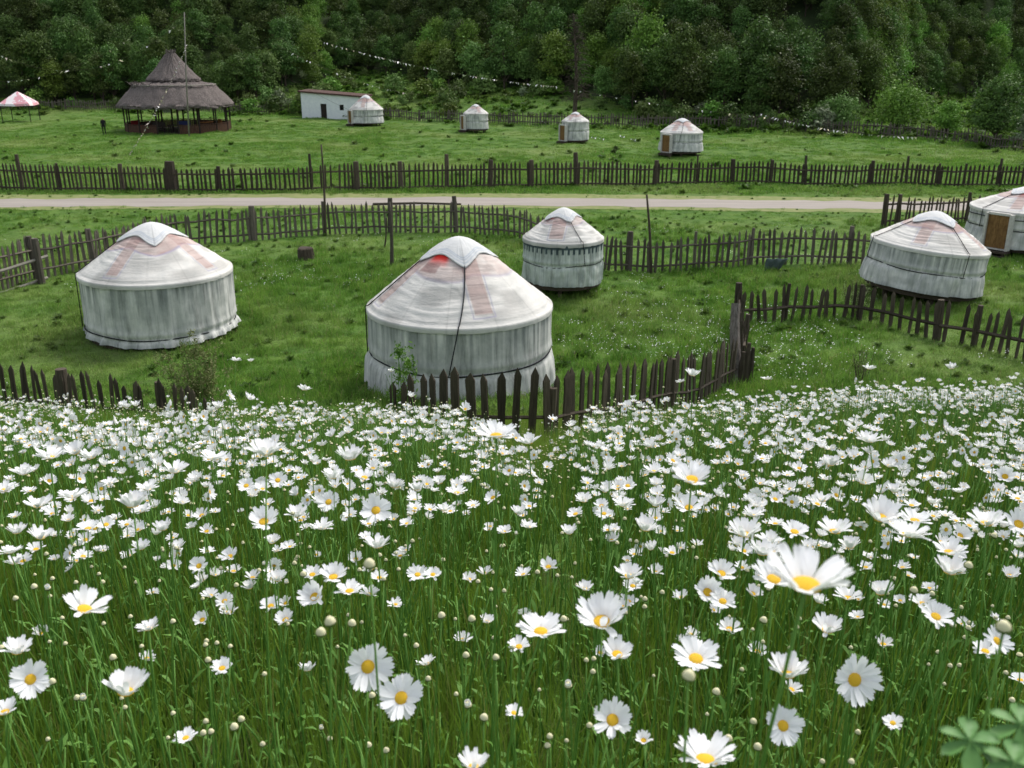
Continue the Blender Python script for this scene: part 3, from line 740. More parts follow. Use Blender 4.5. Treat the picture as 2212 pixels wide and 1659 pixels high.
# ---------------------------------------------------------------- yurts
def roof_prof(rho, c=.20, hs=0.0):
    g = (math.sqrt(1 + c * c) - np.sqrt(rho * rho + c * c)) / (math.sqrt(1 + c * c) - c)
    return g + hs * np.sin(rho * math.pi) * -1
def dirv(phi, r): return np.stack([np.sin(phi) * r, -np.cos(phi) * r], -1)
def smooth(a, b_, x): t = np.clip((x - a) / (b_ - a), 0, 1); return t * t * (3 - 2 * t)
def yurt(label, cx, cy_, D, wh, rh, z0=.0, tilt=0, tiltx=0, strips=(), cover=8, cov_r=(.40, .27), red=None, belt=.45, flare=.05, belts=1, ropes=((8, -6),),
         door=None, nt=220, seed=1, tone=1.0, zig=False, pinkband=1.0, stripw=.24, step=None, lift=.25, wtint=(1, 1, 1), group='canvas yurts'):
    R = D / 2
    g0 = Z1(cx, cy_)
    e = empty('yurt', (cx, cy_, g0 + z0), 0, label, 'yurt', group, rot=(D2R(tiltx), D2R(tilt), 0))
    face = math.atan2(cx, cy_)            # the angle 0 looks back at the camera
    ph = np.linspace(0, 2 * math.pi, nt, endpoint=False); ph = (ph + face * 0)
    PH0 = -face
    def pos(phi, r, z): return np.concatenate([dirv(phi + PH0, r), np.broadcast_to(z, np.shape(phi))[..., None]], -1)
    # --- wall
    nz = 28; t = np.linspace(0, 1, nz)                # 0 bottom, 1 eave
    A, T = np.meshgrid(ph, t, indexing='ij')
    per = 64
    q = A / (2 * math.pi) * per
    fold = vn(q + 2.2 * (1 - T) * vn(q * .25, T * 0, seed + 2, 16), T * 1.2, seed, per) - .5
    fold2 = vn(q * 2.0, T * 2 + .2, seed + 4, per * 2) - .5
    big = vn(q / 8, T * 1.5, seed + 9, 8) - .5
    below = smooth(belt + .04, belt - .12, T)
    rr = R + fold * .095 * (.5 + below) + fold2 * .03 * (.4 + below) + big * .09 * (.35 + below) + .03 * np.abs(vn(q / 2 + T * 3.0, T * 3.2 - q * .12 * 0, seed + 17, 32) - .5) * (.5 + below) + flare * R * (1 - T / max(belt, .01)).clip(0, 1) ** .7
    rr -= .035 * np.exp(-((T - belt) / .035) ** 2)
    rr += .03 * np.exp(-((T - belt - .07) / .05) ** 2)
    zb = lift + .10 * (vn(q / 10, 0 * T, seed + 6, 6) - .3)
    Zw = zb + (wh - zb) * T
    P = pos(A, rr, Zw)
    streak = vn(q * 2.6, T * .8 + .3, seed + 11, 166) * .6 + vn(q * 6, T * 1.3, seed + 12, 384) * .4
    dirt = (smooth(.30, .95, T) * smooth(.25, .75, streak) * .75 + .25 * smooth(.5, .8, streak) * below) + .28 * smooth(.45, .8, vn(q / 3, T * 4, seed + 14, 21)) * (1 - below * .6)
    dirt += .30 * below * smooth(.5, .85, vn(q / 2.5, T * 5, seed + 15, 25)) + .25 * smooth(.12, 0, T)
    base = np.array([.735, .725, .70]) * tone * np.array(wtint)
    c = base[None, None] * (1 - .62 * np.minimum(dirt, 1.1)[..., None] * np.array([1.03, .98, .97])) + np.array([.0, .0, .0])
    if zig:
        tz = T > .865; tooth = (np.abs(((A * 30 / math.pi) % 1) - .5) * 2)
        tooth = np.abs(((A * 23 / math.pi) % 1) - .5) * 2; inz = (T > .865) | ((T > .76) & (tooth > .62))
        c = np.where(inz[..., None], np.array([.07, .10, .11]), c)
    if door is not None:
        pass
    wall = mk('wall', P, grid(P, True), M['canvas_wall'], e, True, col=c)
    # --- roof
    nr = 90; rho = np.concatenate([[1.014, 1.016, 1.013], np.linspace(1.004, 0.0, nr)])
    A, RH = np.meshgrid(ph, rho, indexing='ij'); q = A / (2 * math.pi) * per
    zz = wh + rh * roof_prof(np.minimum(RH, 1)) + .03
    zz[:, 0] = wh - .11; zz[:, 1] = wh - .03; zz[:, 2] = wh + .015
    zz[:, 0] += .02 * (vn(q[:, 0], 0 * q[:, 0], seed + 20, per) - .5)
    cre = vn(q / 5, RH * 26 + vn(q / 6, RH * 3, seed + 5, 11) * 6, seed + 21, 13) - .5
    cre2 = vn(q / 8 + .3, RH * 20 + np.sin(A * 3) * .6 + vn(q / 8, RH * 3, seed + 6, 8) * 2, seed + 23, 8)
    zz += (.018 * cre + .045 * np.abs(cre2 - .5)) * (RH < .97) * (RH > .15) + .03 * (vn(q / 4, RH * 4, seed + 22, 16) - .5) * (RH < .98) * (RH > .1)
    rad = R * RH + (RH > 1.01) * .012
    P = pos(A, rad, zz)
    deg = (np.degrees(A) + 180) % 360 - 180
    c = np.ones(P.shape) * np.array([.65, .63, .585]) * tone
    c *= (1 - .28 * smooth(.45, .8, vn(q / 4, RH * 9, seed + 25, 16)))[..., None]
    edge = np.exp(-((RH - .955) / .006) ** 2) + np.exp(-((RH - .93) / .005) ** 2); c *= (1 - .22 * edge)[..., None]
    pink = np.array([.43, .28, .25]) * tone; mauve = np.array([.34, .32, .42])
    seam = np.exp(-(((deg - 7) % 30 - 15) / .55) ** 2) * (RH > .25); c *= (1 - .16 * seam)[..., None]
    # scalloped band
    lim = .52 - .05 * np.abs(np.sin(np.radians(deg * 2.0))) + .08 * np.abs(np.sin(np.radians((deg - (strips[0] if strips else 0)) * 2)))
    bandm = smooth(.02, -.01, RH - lim) * pinkband
    nz_ = vn(q / 2, RH * 14, seed + 31, 32)
    bm2 = np.minimum(bandm * (.34 + .42 * nz_), 1); c = c * (1 - bm2[..., None]) + pink * bm2[..., None]
    ol = np.exp(-((RH - lim) / .014) ** 2) * pinkband * .65; c = c * (1 - ol[..., None]) + mauve * ol[..., None]
    for si in strips:
        dd = np.radians((deg - si + 180) % 360 - 180); lat = np.sin(dd) * RH * R; along = np.cos(dd) > 0
        w_ = stripw * R * .5
        m_ = smooth(w_ + .02, w_ - .02, np.abs(lat)) * along * smooth(.90, .88, RH) * (RH > .3)
        c = c * (1 - (.62 * m_)[..., None]) + pink * (.62 * m_ * (.8 + .3 * nz_))[..., None]
        o_ = (np.exp(-((np.abs(lat) - w_ - .05) / .016) ** 2) * (RH < .93) * (RH > lim) + np.exp(-((RH - .925) / .008) ** 2) * (np.abs(lat) < w_ + .06)) * along
        c = c * (1 - .75 * o_.clip(0, 1)[..., None]) + mauve * .75 * o_.clip(0, 1)[..., None]
        ln = np.exp(-(((RH * 7.5) % 1 - .5) / .05) ** 2) * m_; c *= (1 - .25 * ln)[..., None]
    if red is not None:
        dd = (deg - red + 180) % 360 - 180; m_ = smooth(26, 12, np.abs(dd)) * smooth(.44, .30, RH + .0 * dd)
        c = c * (1 - m_[..., None]) + np.array([.72, .03, .02]) * m_[..., None]
        dk = smooth(16, 12, np.abs(dd + 6)) * smooth(.50, .48, RH) * smooth(.36, .40, RH); c = c * (1 - .6 * dk[..., None]) + np.array([.25, .12, .11]) * .6 * dk[..., None]
    mk('roof', P, grid(P, True)[:, ::1], M['canvas'], e, True, col=c)
    # --- crown cover: a square cloth with four corners
    nc = 40; s_ = np.concatenate([[1.0, 1.0], np.linspace(.985, 0, nc)])
    A, SS = np.meshgrid(ph, s_, indexing='ij'); q = A / (2 * math.pi) * per
    k4 = np.abs(((np.degrees(A) - cover + 45) % 90) - 45) / 45          # 0 at a corner, 1 between
    rc = cov_r[0] + (cov_r[1] - cov_r[0]) * smooth(0, 1, k4) ** .6
    RC = rc * SS
    zc = wh + rh * roof_prof(RC) + .085 + .02 * (1 - SS) + .03 * np.cos(k4 * 1.57) * SS * (vn(q / 1.5, SS * 3, seed + 41, 42)) * 1.0
    zc[:, 0] -= .025
    P = pos(A, RC * R, zc)
    c = np.ones(P.shape) * np.array([.62, .62, .605]) * tone
    for a_ in (.92, .84, .78): c *= 1 - np.array([.34, .27, .16]) * np.exp(-((SS - a_) / .016) ** 2)[..., None]
    for kk in (0, 1, 2, 3):
        zc = zc + 0; dd = np.abs((np.degrees(A) - cover - kk * 90 + 180) % 360 - 180); c *= (1 - .25 * np.exp(-(dd / 1.6) ** 2) * (SS > .15))[..., None]
    mk('crown_cover', P, grid(P, True), M['canvas'], e, True, col=c)
    # --- ropes
    def rope(P_, r=.014): MB().tube(P_, r, 6).build('rope', M['rope'], e, True)
    ph2 = np.linspace(0, 2 * math.pi, 121)
    for kb in range(belts):
        tb = belt + kb * .30
        zz_ = lift + (wh - lift) * tb
        rope(pos(ph2, R + .005 + .02 * (kb == 1) + .0 * ph2, zz_ + .03 * np.sin(ph2 * 2 + seed) + .02 * np.sin(ph2 * 5)), .016 * D / 5 + .004)
    for a0, a1 in ropes:
        rh_ = np.linspace(cov_r[0] - .03, 1.03, 26); aa = np.radians(np.linspace(a0, a0 + (a1 - a0) * .6, 26))
        p1 = pos(aa, R * rh_, wh + rh * roof_prof(np.minimum(rh_, 1)) + .075)
        p2 = pos(np.radians(np.linspace(a0 + (a1 - a0) * .62, a1, 10)), np.full(10, R * 1.018 + .02), np.linspace(wh - .02, lift + (wh - lift) * belt, 10))
        rope(np.concatenate([p1, p2]), .013 * D / 5 + .003)
    # --- timber platform on short legs
    mb = MB(); n = 32; th = np.arange(n) * 2 * math.pi / n
    V = [(R * .97 * math.cos(a), R * .97 * math.sin(a), z_) for z_ in (lift - .13, lift + .02) for a in th]
    mb.add(V, [tuple(range(n))[::-1], tuple(range(n, 2 * n))] + [(i, (i + 1) % n, n + (i + 1) % n, n + i) for i in range(n)])
    mb.build('platform', M['wood_dark'], e)
    if lift > .2:
        for a in np.arange(6) * 1.047 + .4:
            MB().box((R * .8 * math.cos(a), R * .8 * math.sin(a), (lift - .13) / 2 - .12), (.14, .14, lift - .13 + .24)).build('leg', M['wood_dark'], e)
    if door is not None:
        da = math.radians(door) + PH0; dv = Vector((math.sin(da), -math.cos(da), 0)); rzd = math.atan2(-dv.x, dv.y) + math.pi
        dw, dh = (.95, 1.45) if D > 4 else (.85, 1.40)
        fr = MB()
        zc_ = lift + dh / 2
        for sx in (-1, 1): fr.box((sx * (dw / 2 + .05), 0, zc_), (.10, .30, dh + .1))
        fr.box((0, 0, lift + dh + .03), (dw + .0, .158, .10)); fr.box((0, 0, lift - .02), (dw, .158, .06))
        f_ = fr.build('door_frame', M['doorframe'], e); f_.location = dv * (R + .17); f_.rotation_euler = (0, 0, rzd)
        dr = MB()
        for sx in (-1, 1): dr.box((sx * dw / 4, 0, zc_), (dw / 2 - .012, .06, dh - .04))
        for sx in (-1, 1):
            for k_ in range(3): dr.box((sx * dw / 4, .0, lift + dh * (.2 + .3 * k_)), (dw / 2 - .14, .09, dh * .22))
        d_ = dr.build('door', M['door'], e); d_.location = dv * (R + .175); d_.rotation_euler = (0, 0, rzd)
        sb = MB(); 
        sb.box((0, 0, lift - .12), (dw + .3, .5, .07)); sb.box((-.5, 0, (lift - .3) / 2), (.08, .4, lift)); sb.box((.5, 0, (lift - .3) / 2), (.08, .4, lift)); sb.box((0, -.4 if False else .0, lift * .3), (dw + .1, .7, .05))
        s2 = sb.build('step', M['wood_dark'], e); s2.location = dv * (R + .3); s2.rotation_euler = (0, 0, rzd)
    return e

def base_at(u, v): return gp(u, v)
# front yurt
yx, yy = azu(998) * 24.4, 24.4 / 1.0
def ypos(u, Yd):
    d = ray(u, 800); return d[0] / d[1] * Yd, Yd
def ax(u, v, Yd):                # ground point on the column of pixel u at depth Yd
    d = ray(u, v); return d[0] * Yd / d[1], Yd
x, y = ax(996, 800, 24.2)
yurt('largest white yurt with a faded pink roof strip and black belt rope behind pointed pickets', x, y, 4.78, 2.28, 1.68, z0=-.08, strips=(16, 106, 196, -74), cover=8, cov_r=(.43, .29), red=-38,
     belt=.46, flare=.07, ropes=((8, -7), (-80, -84)), nt=460, seed=11, lift=.10, pinkband=.75, stripw=.19)
x, y = ax(351, 700, 29.4)
yurt('white yurt on the left with a grey stained beltless wall and two pink roof strips', x, y, 4.55, 1.98, 1.38, z0=-.03, tilt=.6, strips=(-39, 51, 141, 231), cover=2, cov_r=(.47, .30), belt=.12, flare=.035,
     ropes=((-86, -90),), nt=340, seed=23, lift=.10, pinkband=1.2, stripw=.17)
x, y = ax(1215, 600, 34.6)
yurt('small greenish-white yurt behind the largest one, with a band of dark teeth under its eave', x, y, 2.92, 1.95, .98, z0=.02, strips=(-12,), cover=20, cov_r=(.50, .34), red=-60, belt=.48, ropes=((22, 32),), nt=552, seed=37,
     lift=.40, zig=True, pinkband=.8, stripw=.34, wtint=(.93, 1.0, .97), flare=.02)
x, y = ax(1984, 620, 34.2)
yurt('white yurt behind the right-hand fence, leaning to the right, rope slanting over its roof', x, y, 4.02, 1.93, 1.08, z0=.0, tilt=5.5, strips=(-12, 78, 168), cover=40, cov_r=(.47, .32), belt=.50, flare=.05, ropes=((40, 38), (-58, -75)), nt=280,
     seed=41, lift=.42, pinkband=1.1, stripw=.20)
x, y = ax(2214, 500, 42.5)
yurt('white yurt cut by the right edge, with a carved brown wooden door and a step', x, y, 4.75, 1.95, .80, z0=.05, strips=(-14, 76), cover=45, cov_r=(.45, .32), red=-8, belt=.5, ropes=((45, 44), (-45, -48)), nt=220, seed=53, lift=.40, door=-24, pinkband=1.0, belts=2, stripw=.2)
gsm = 'small yurts in the far field'
x, y = ax(793, 270, 118); yurt('small far yurt standing directly in front of the white shed', x, y, 3.95, 1.9, 1.5, strips=(-15, 75), cover=30, belt=.5, nt=90, seed=61, lift=.35, door=-62, pinkband=1.2, group=gsm)
x, y = ax(1028, 280, 108); yurt('smallest far yurt, with a brown door on its left side, second from the white shed', x, y, 2.7, 2.0, .85, strips=(20,), cover=10, belt=.5, nt=90, seed=67, lift=.35, door=-66, pinkband=1.2, group=gsm)
x, y = ax(1242, 305, 95); yurt('far yurt under the tall bare tree, with a brown door on its left side', x, y, 2.6, 2.05, .75, strips=(-30,), cover=30, belt=.5, nt=90, seed=71, lift=.3, door=-52, pinkband=1.3, group=gsm)
x, y = ax(1470, 328, 83.5); yurt('widest far yurt, with an orange-brown door facing the road, closest to the middle fence', x, y, 3.55, 1.85, 1.02, strips=(-25, 30), cover=5, belt=.5, nt=110, seed=73, lift=.3, door=-38, pinkband=1.1, group=gsm)

# ---------------------------------------------------------------- fences
def picket_mesh(seed, w_, th, pointed=1.0):
    r = random.Random(seed); mb = MB(); n = 5; V = []; bow = r.uniform(-.02, .02)
    for k in range(n):
        t = k / (n - 1) * (.90 if pointed else 1.0); ws = w_ / 2 * r.uniform(.88, 1.08) * (.85 if k == 0 else 1)
        xo = bow * math.sin(t * 3.14)
        V += [(xo - ws, -th / 2, t), (xo + ws, -th / 2, t), (xo + ws, th / 2, t), (xo - ws, th / 2, t)]
    F = [(3, 2, 1, 0)]
    for k in range(n - 1):
        a = k * 4
        for j in range(4): F.append((a + j, a + (j + 1) % 4, a + 4 + (j + 1) % 4, a + 4 + j))
    a = (n - 1) * 4; px = r.uniform(-.3, .3) * w_ * .5
    V += [(px - .006, 0, 1.0), (px + .006, 0, 1.0)]; b = len(V)
    F += [(a, a + 1, b - 1, b - 2), (a + 2, a + 3, b - 2, b - 1), (a + 1, a + 2, b - 1), (a + 3, a, b - 2)]
    return V, F
def fence(name, label, pts, hts, spacing, pw, posts, railh=(.3, .75), mat='picket', seed=0, jag=.10, lean=.04, group=None, maxp=100, post_w=.16, wob=.0, rail_r=.035, pointed=1, fade=None, thk=.028):
    """pts: ground polyline, hts: picket height at each point, posts: list of (distance fraction or None, extra height, width)"""
    r = random.Random(seed); pts = np.array(pts, float); seg = np.linalg.norm(np.diff(pts, axis=0), axis=1); cum = np.concatenate([[0], np.cumsum(seg)]); Lt = cum[-1]
    X_ = lambda s: np.interp(s, cum, pts[:, 0]); Y_ = lambda s: np.interp(s, cum, pts[:, 1]); H_ = lambda s: float(np.interp(s, cum, hts))
    x0, y0 = pts[0]; mid = (pts[len(pts) // 2])
    ox, oy = float(X_(Lt / 2)), float(Y_(Lt / 2)); oz = Z1(ox, oy)
    e = empty(name, (ox, oy, oz), 0, label, 'fence', group)
    mt = M[mat]; var = [picket_mesh(seed * 31 + i, pw * random.Random(seed + i).uniform(.75, 1.2), thk, pointed) for i in range(7)]
    T_ = [mk('picket', np.array(v) * (1, 1, 1), f, mt, link=False) for v, f in var]
    items = []; s = spacing * .5
    while s < Lt:
        x = float(X_(s)); y = float(Y_(s)); d = .15
        tx, ty = float(X_(min(Lt, s + d)) - X_(max(0, s - d))), float(Y_(min(Lt, s + d)) - Y_(max(0, s - d)))
        an = math.atan2(ty, tx); zb = Z1(x, y) + wob * (float(vn(s * .25, 0, seed)) - .5)
        h = H_(s) * r.uniform(1 - jag, 1 + jag) * (1 + .12 * (float(vn(s * .4, 3, seed)) - .5))
        off = -.035; px, py = x - math.sin(an) * off * -1, y + math.cos(an) * off
        if r.random() > .02: items.append((px, py, zb, an + r.uniform(-.1, .1), h, r.gauss(0, lean) + .05 * (float(vn(s * .3, 8, seed)) - .5), r.gauss(0, lean), r.randrange(7)))
        s += spacing * r.uniform(.8, 1.2)
    uv = [proj(i[0], i[1], i[2] + i[4] * .7) for i in items]
    key = [(-i[4] / q[2] if -20 < q[0] < 2232 else 0) for i, q in zip(items, uv)]
    order = sorted(range(len(items)), key=lambda k: key[k]); near_ = set(order[:maxp]); rest = MB()
    for k, it in enumerate(items):
        x, y, zb, an, h, l1, l2, vi = it
        rot = Euler((l2, l1, an))
        if k in near_:
            o = copyobj(T_[vi], e); o.location = (x - ox, y - oy, zb - oz - .05); o.rotation_euler = rot; o.scale = (1, 1, h + .05)
        else:
            Rm = np.array(rot.to_matrix()); V = np.array(var[vi][0]) * (1, 1, h + .05)
            rest.add(V @ Rm.T + (x - ox, y - oy, zb - oz - .05), var[vi][1])
    if rest.n: tag(rest.build('picket_row', mt, e), kind='stuff')
    # posts and rails
    pl = []
    for q in posts:
        if isinstance(q, (int, float)): q = (q, .1, post_w)
        pl.append(q)
    pl.sort(); P3 = []
    for f, ex, pw_ in pl:
        s = f * Lt; x, y = float(X_(s)), float(Y_(s)); zb = Z1(x, y); h = H_(s) + ex
        mb = MB(); n = 8; t = np.linspace(0, 1, 6)
        Pp = np.stack([t * r.gauss(0, .04) + np.sin(t * 5 + f * 9) * .008, t * r.gauss(0, .04), -.2 + t * (h + .2)], -1)
        mb.tube(Pp, pw_ / 2 * np.array([1.05, 1, .97, .95, .93, .8]), n)
        o = mb.build('post', mt, e); o.location = (x - ox, y + .09 - oy, zb - oz)
        P3.append(s)
    knots = sorted(set([0.0] + P3 + [Lt]))
    for a, b in zip(knots[:-1], knots[1:]):
        if b - a < .3: continue
        for hf in railh:
            n = max(2, int((b - a) / .8) + 1); ss = np.linspace(a, b, n)
            Pp = np.array([(float(X_(s)) - ox, float(Y_(s)) + .0 - oy, Z1(float(X_(s)), float(Y_(s))) - oz + wob * (float(vn(s * .25, 0, seed)) - .5) + H_(s) * hf + r.gauss(0, .015)) for s in ss])
            MB().tube(Pp, rail_r, 5).build('rail', mt, e)
    return e
def fr(pts, us, idx=0):            # fraction along the polyline nearest to pixel column u
    pts = np.array(pts, float); seg = np.linalg.norm(np.diff(pts, axis=0), axis=1); cum = np.concatenate([[0], np.cumsum(seg)])
    t = np.linspace(0, cum[-1], 2000); X_ = np.interp(t, cum, pts[:, 0]); Y_ = np.interp(t, cum, pts[:, 1]); u_, _, _ = proj(X_, Y_, Z(X_, Y_) + .5)
    return [float(t[np.argmin(np.abs(u_ - u))] / cum[-1]) for u in us]
def posts_at(pts, L_):
    return [(f, l[1], l[2]) for f, l in zip(fr(pts, [l[0] for l in L_]), L_)]
G = lambda L_: [gp(u, v) for u, v in L_]

pC = G([(-90, 410), (0, 409), (260, 413), (472, 415), (770, 411), (1058, 405), (1245, 402), (1500, 398), (1885, 400), (2212, 403), (2310, 404)])
fence('picket_fence', 'long dark picket fence running straight along the far side of the dirt road', pC, [1.75, 1.75, 1.55, 1.5, 1.65, 1.6, 1.6, 1.45, 1.40, 1.35, 1.35],   .285, .15,
      posts_at(pC, [(45, .55, .28), (128, .1, .2), (262, .15, .34), (370, .35, .75), (472, .1, .3), (672, .7, .2), (770, .15, .42), (865, .15, .36), (965, .55, .30), (1058, .15, .36), (1148, .15, .36), (1245, .55, .34), (1418, .15, .36), (1505, .5, .14), (1583, .15, .36), (1665, .1, .3), (1740, .55, .2), (1885, .2, .3), (1960, .45, .2), (2030, .1, .2), (2085, .1, .2), (2160, .45, .2)]),
      railh=(.10, .72), seed=3, jag=.035, rail_r=.06, lean=.018)
pA = G([(-70, 645), (0, 630), (73, 605), (200, 582), (380, 532), (540, 520), (700, 507), (840, 503), (985, 502), (1130, 516), (1310, 584), (1440, 589), (1590, 578), (1630, 572), (1720, 570), (1865, 575), (1960, 580)])
fence('picket_fence', 'uneven grey picket fence sweeping behind the near yurts on the near side of the road', pA, [1.7, 1.65, 1.6, 1.55, 1.5, 1.5, 1.5, 1.45, 1.45, 1.4, 1.5, 1.5, 1.5, 1.5, 1.5, 1.5, 1.5],   .27, .12,
      posts_at(pA, [(73, .1, .26), (200, .1, .30), (545, .1, .34), (700, .1, .18), (842, .25, .28), (985, .3, .26), (1358, .1, .3), (1500, .1, .14), (1620, .05, .16), (1838, .1, .24)]),
      railh=(.22, .72), mat='picket_grey', seed=5, jag=.07, wob=.15, rail_r=.045)
pA2 = G([(1905, 492), (1960, 488), (2095, 482), (2300, 478)])
fence('picket_fence', 'short stretch of dark picket fence behind the two right-hand yurts beside the road', pA2, [1.5, 1.5, 1.5, 1.5], .27, .11, posts_at(pA2, [(1912, .15, .3), (1940, .1, .25), (2090, .1, .2)]), railh=(.2, .75), seed=6, rail_r=.05)
pD = G([(-80, 236), (0, 236), (250, 237), (650, 242), (835, 256), (1000, 263), (1230, 272), (1480, 277), (1700, 282), (1900, 295), (2060, 312), (2212, 329), (2320, 342)])
fence('picket_fence', 'farthest picket fence along the foot of the wooded hill behind the small yurts', pD, [1.3] * 7 + [1.45] * 3 + [1.3] * 3, .34, .15, list(np.linspace(.02, .98, 34)), railh=(.25, .75), seed=8, mat='picket_grey', rail_r=.05, jag=.12)
# front fences
def YP(L_): return [ax(u, 800, Yd) for u, Yd in L_]
pL = YP([(-60, 20.3), (20, 20), (133, 19), (250, 18.2), (340, 17.5), (400, 17.0), (470, 16.4)])
fence('picket_fence', 'broken dark picket fence at the left between the daisies and the beltless yurt', pL, [1.12, 1.10, 1.04, .95, .88, .8, .7], .24, .115, posts_at(pL, [(133, .02, .30), (340, .0, .16)]), railh=(.30,), seed=12, jag=.12, lean=.05, rail_r=.03)
pF = YP([(830, 16.2), (955, 15.4), (1070, 15.0), (1185, 15.2), (1270, 16.3), (1345, 17.5), (1450, 19.8), (1540, 22.3), (1590, 24.0)])
fence('picket_fence', 'sharply pointed dark picket fence in front of the largest yurt, rising out of the daisies', pF, [1.0, 1.20, 1.24, 1.24, 1.30, 1.32, 1.34, 1.32, 1.3], .285, .145, posts_at(pF, [(1187, -.3, .18), (1450, -.1, .15)]), railh=(.34,), seed=14, jag=.07, lean=.03, rail_r=.035, thk=.04)
c0 = gp(1592, 702)
pS = [ax(1603, 800, 24.1), ax(1602, 800, 26), c0]
fence('picket_fence', 'side run of pickets seen end-on, bunched behind the split grey gate post', pS, [1.5, 1.4, 1.2], .22, .11, [0.3, 1.0], railh=(.3, .7), seed=15, jag=.06)
pR = G([(1592, 702), (1700, 694), (1840, 690), (1900, 703), (2000, 732), (2110, 752), (2212, 780), (2320, 800)])
fence('picket_fence', 'leaning dark picket fence in front of the tilted yurt at the right', pR, [1.2, 1.2, 1.2, 1.15, 1.15, 1.2, 1.25, 1.2], .31, .115, posts_at(pR, [(1592, .18, .26), (1700, .05, .14), (1860, .0, .16), (2030, .12, .26), (2110, .1, .2)]), railh=(.42,), seed=17, jag=.08, lean=.07, rail_r=.06, wob=.1)
# rails at far left
a0 = ax(-70, 800, 33.0); a1 = ax(100, 800, 36.5)
e = empty('rail_fence', (a0[0], a0[1], 0), 0, 'two bleached slanting rails on posts at the left edge before the picket fence', 'rail fence')
for v0, v1 in ((606, 553), (655, 600)):
    p0 = at_y(-70, v0, 33.0); p1 = at_y(102, v1, 36.5); MB().tube([p0 - (a0[0], a0[1], 0), (p0 + p1) / 2 - (a0[0], a0[1], .03), p1 - (a0[0], a0[1], 0)], .06, 6).build('rail', M['greyrail'], e)
for uu, Yd, vt in ((74, 36.0, 515), (-60, 33.2, 560)):
    t = at_y(uu, vt, Yd); MB().tube([(t[0] - a0[0], t[1] - a0[1], -.2), (t[0] - a0[0], t[1] - a0[1], t[2])], [.15, .12], 8).build('post', M['picket_grey'], e)

# split post at the gate corner
def split_post():
    x, y = ax(1592, 800, 24.0); zb = Z1(x, y); e = empty('gate_post', (x, y, zb), 0, 'thick split old post with a pale weathered face at the corner of the near fences', 'post')
    top = at_y(1588, 655, 24.6) - (x, y, zb); mb = MB(); t = np.linspace(0, 1, 9)[:, None]
    mb.tube(np.array([[.0, 0, -.2]]) * (1 - t) + top * t + np.sin(t * 7) * [.02, 0, 0], np.linspace(.17, .12, 9), 7); mb.build('trunk', M['oldpost'], e)
    for dx, hh, r_ in ((.22, 1.15, .09), (.34, 1.02, .08), (-.16, .95, .07), (.10, .9, .10)):
        MB().tube([(dx, -.05, -.2), (dx + .03, 0, hh * .6), (dx + .05, .02, hh)], [r_, r_ * .9, r_ * .6], 6).build('slab', M['picket'], e)
split_post()
# thin poles
def pole(u, v0, u1, v1, label, r_=.05, Yd=None, name='thin_pole', cat='pole', m='bark', bend=.04):
    if Yd is None: x, y = gp(u, v0)
    else: x, y = ax(u, 800, Yd)
    zb = Z1(x, y); tp = at_y(u1, v1, y) - (x, y, zb); t = np.linspace(0, 1, 8)[:, None]
    P_ = np.array([[0, 0, -.2]]) * (1 - t) + tp * t + np.sin(t * 3.14) * [bend, 0, 0]
    o = MB().tube(P_, np.linspace(r_, r_ * .55, 8), 7).build(name, M[m], smooth=True); o.location = (x, y, zb)
    tag(o, label, cat); return o
pole(703, 508, 694, 312, 'tall thin dark pole at the near fence, standing left of the crossbar', .07)
pole(1407, 592, 1397, 420, 'thin dark pole at the near fence to the right of the small greenish yurt', .07)
pole(846, 572, 841, 436, 'forked grey pole standing in the grass before the fence crossbar', .09, m='picket_grey')
pole(829, 535, 835, 470, 'short dark stick beside the forked grey pole', .045)
pb = at_y(806, 441, 48.5); pe = at_y(996, 441, 47.5)
o = MB().tube([(0, 0, 0), (pe - pb) * .5 + (0, 0, .05), pe - pb], [.07, .06, .05], 6).build('crossbar', M['picket']); o.location = pb
tag(o, 'long horizontal pole laid over two near fence posts like a lintel', 'crossbar')

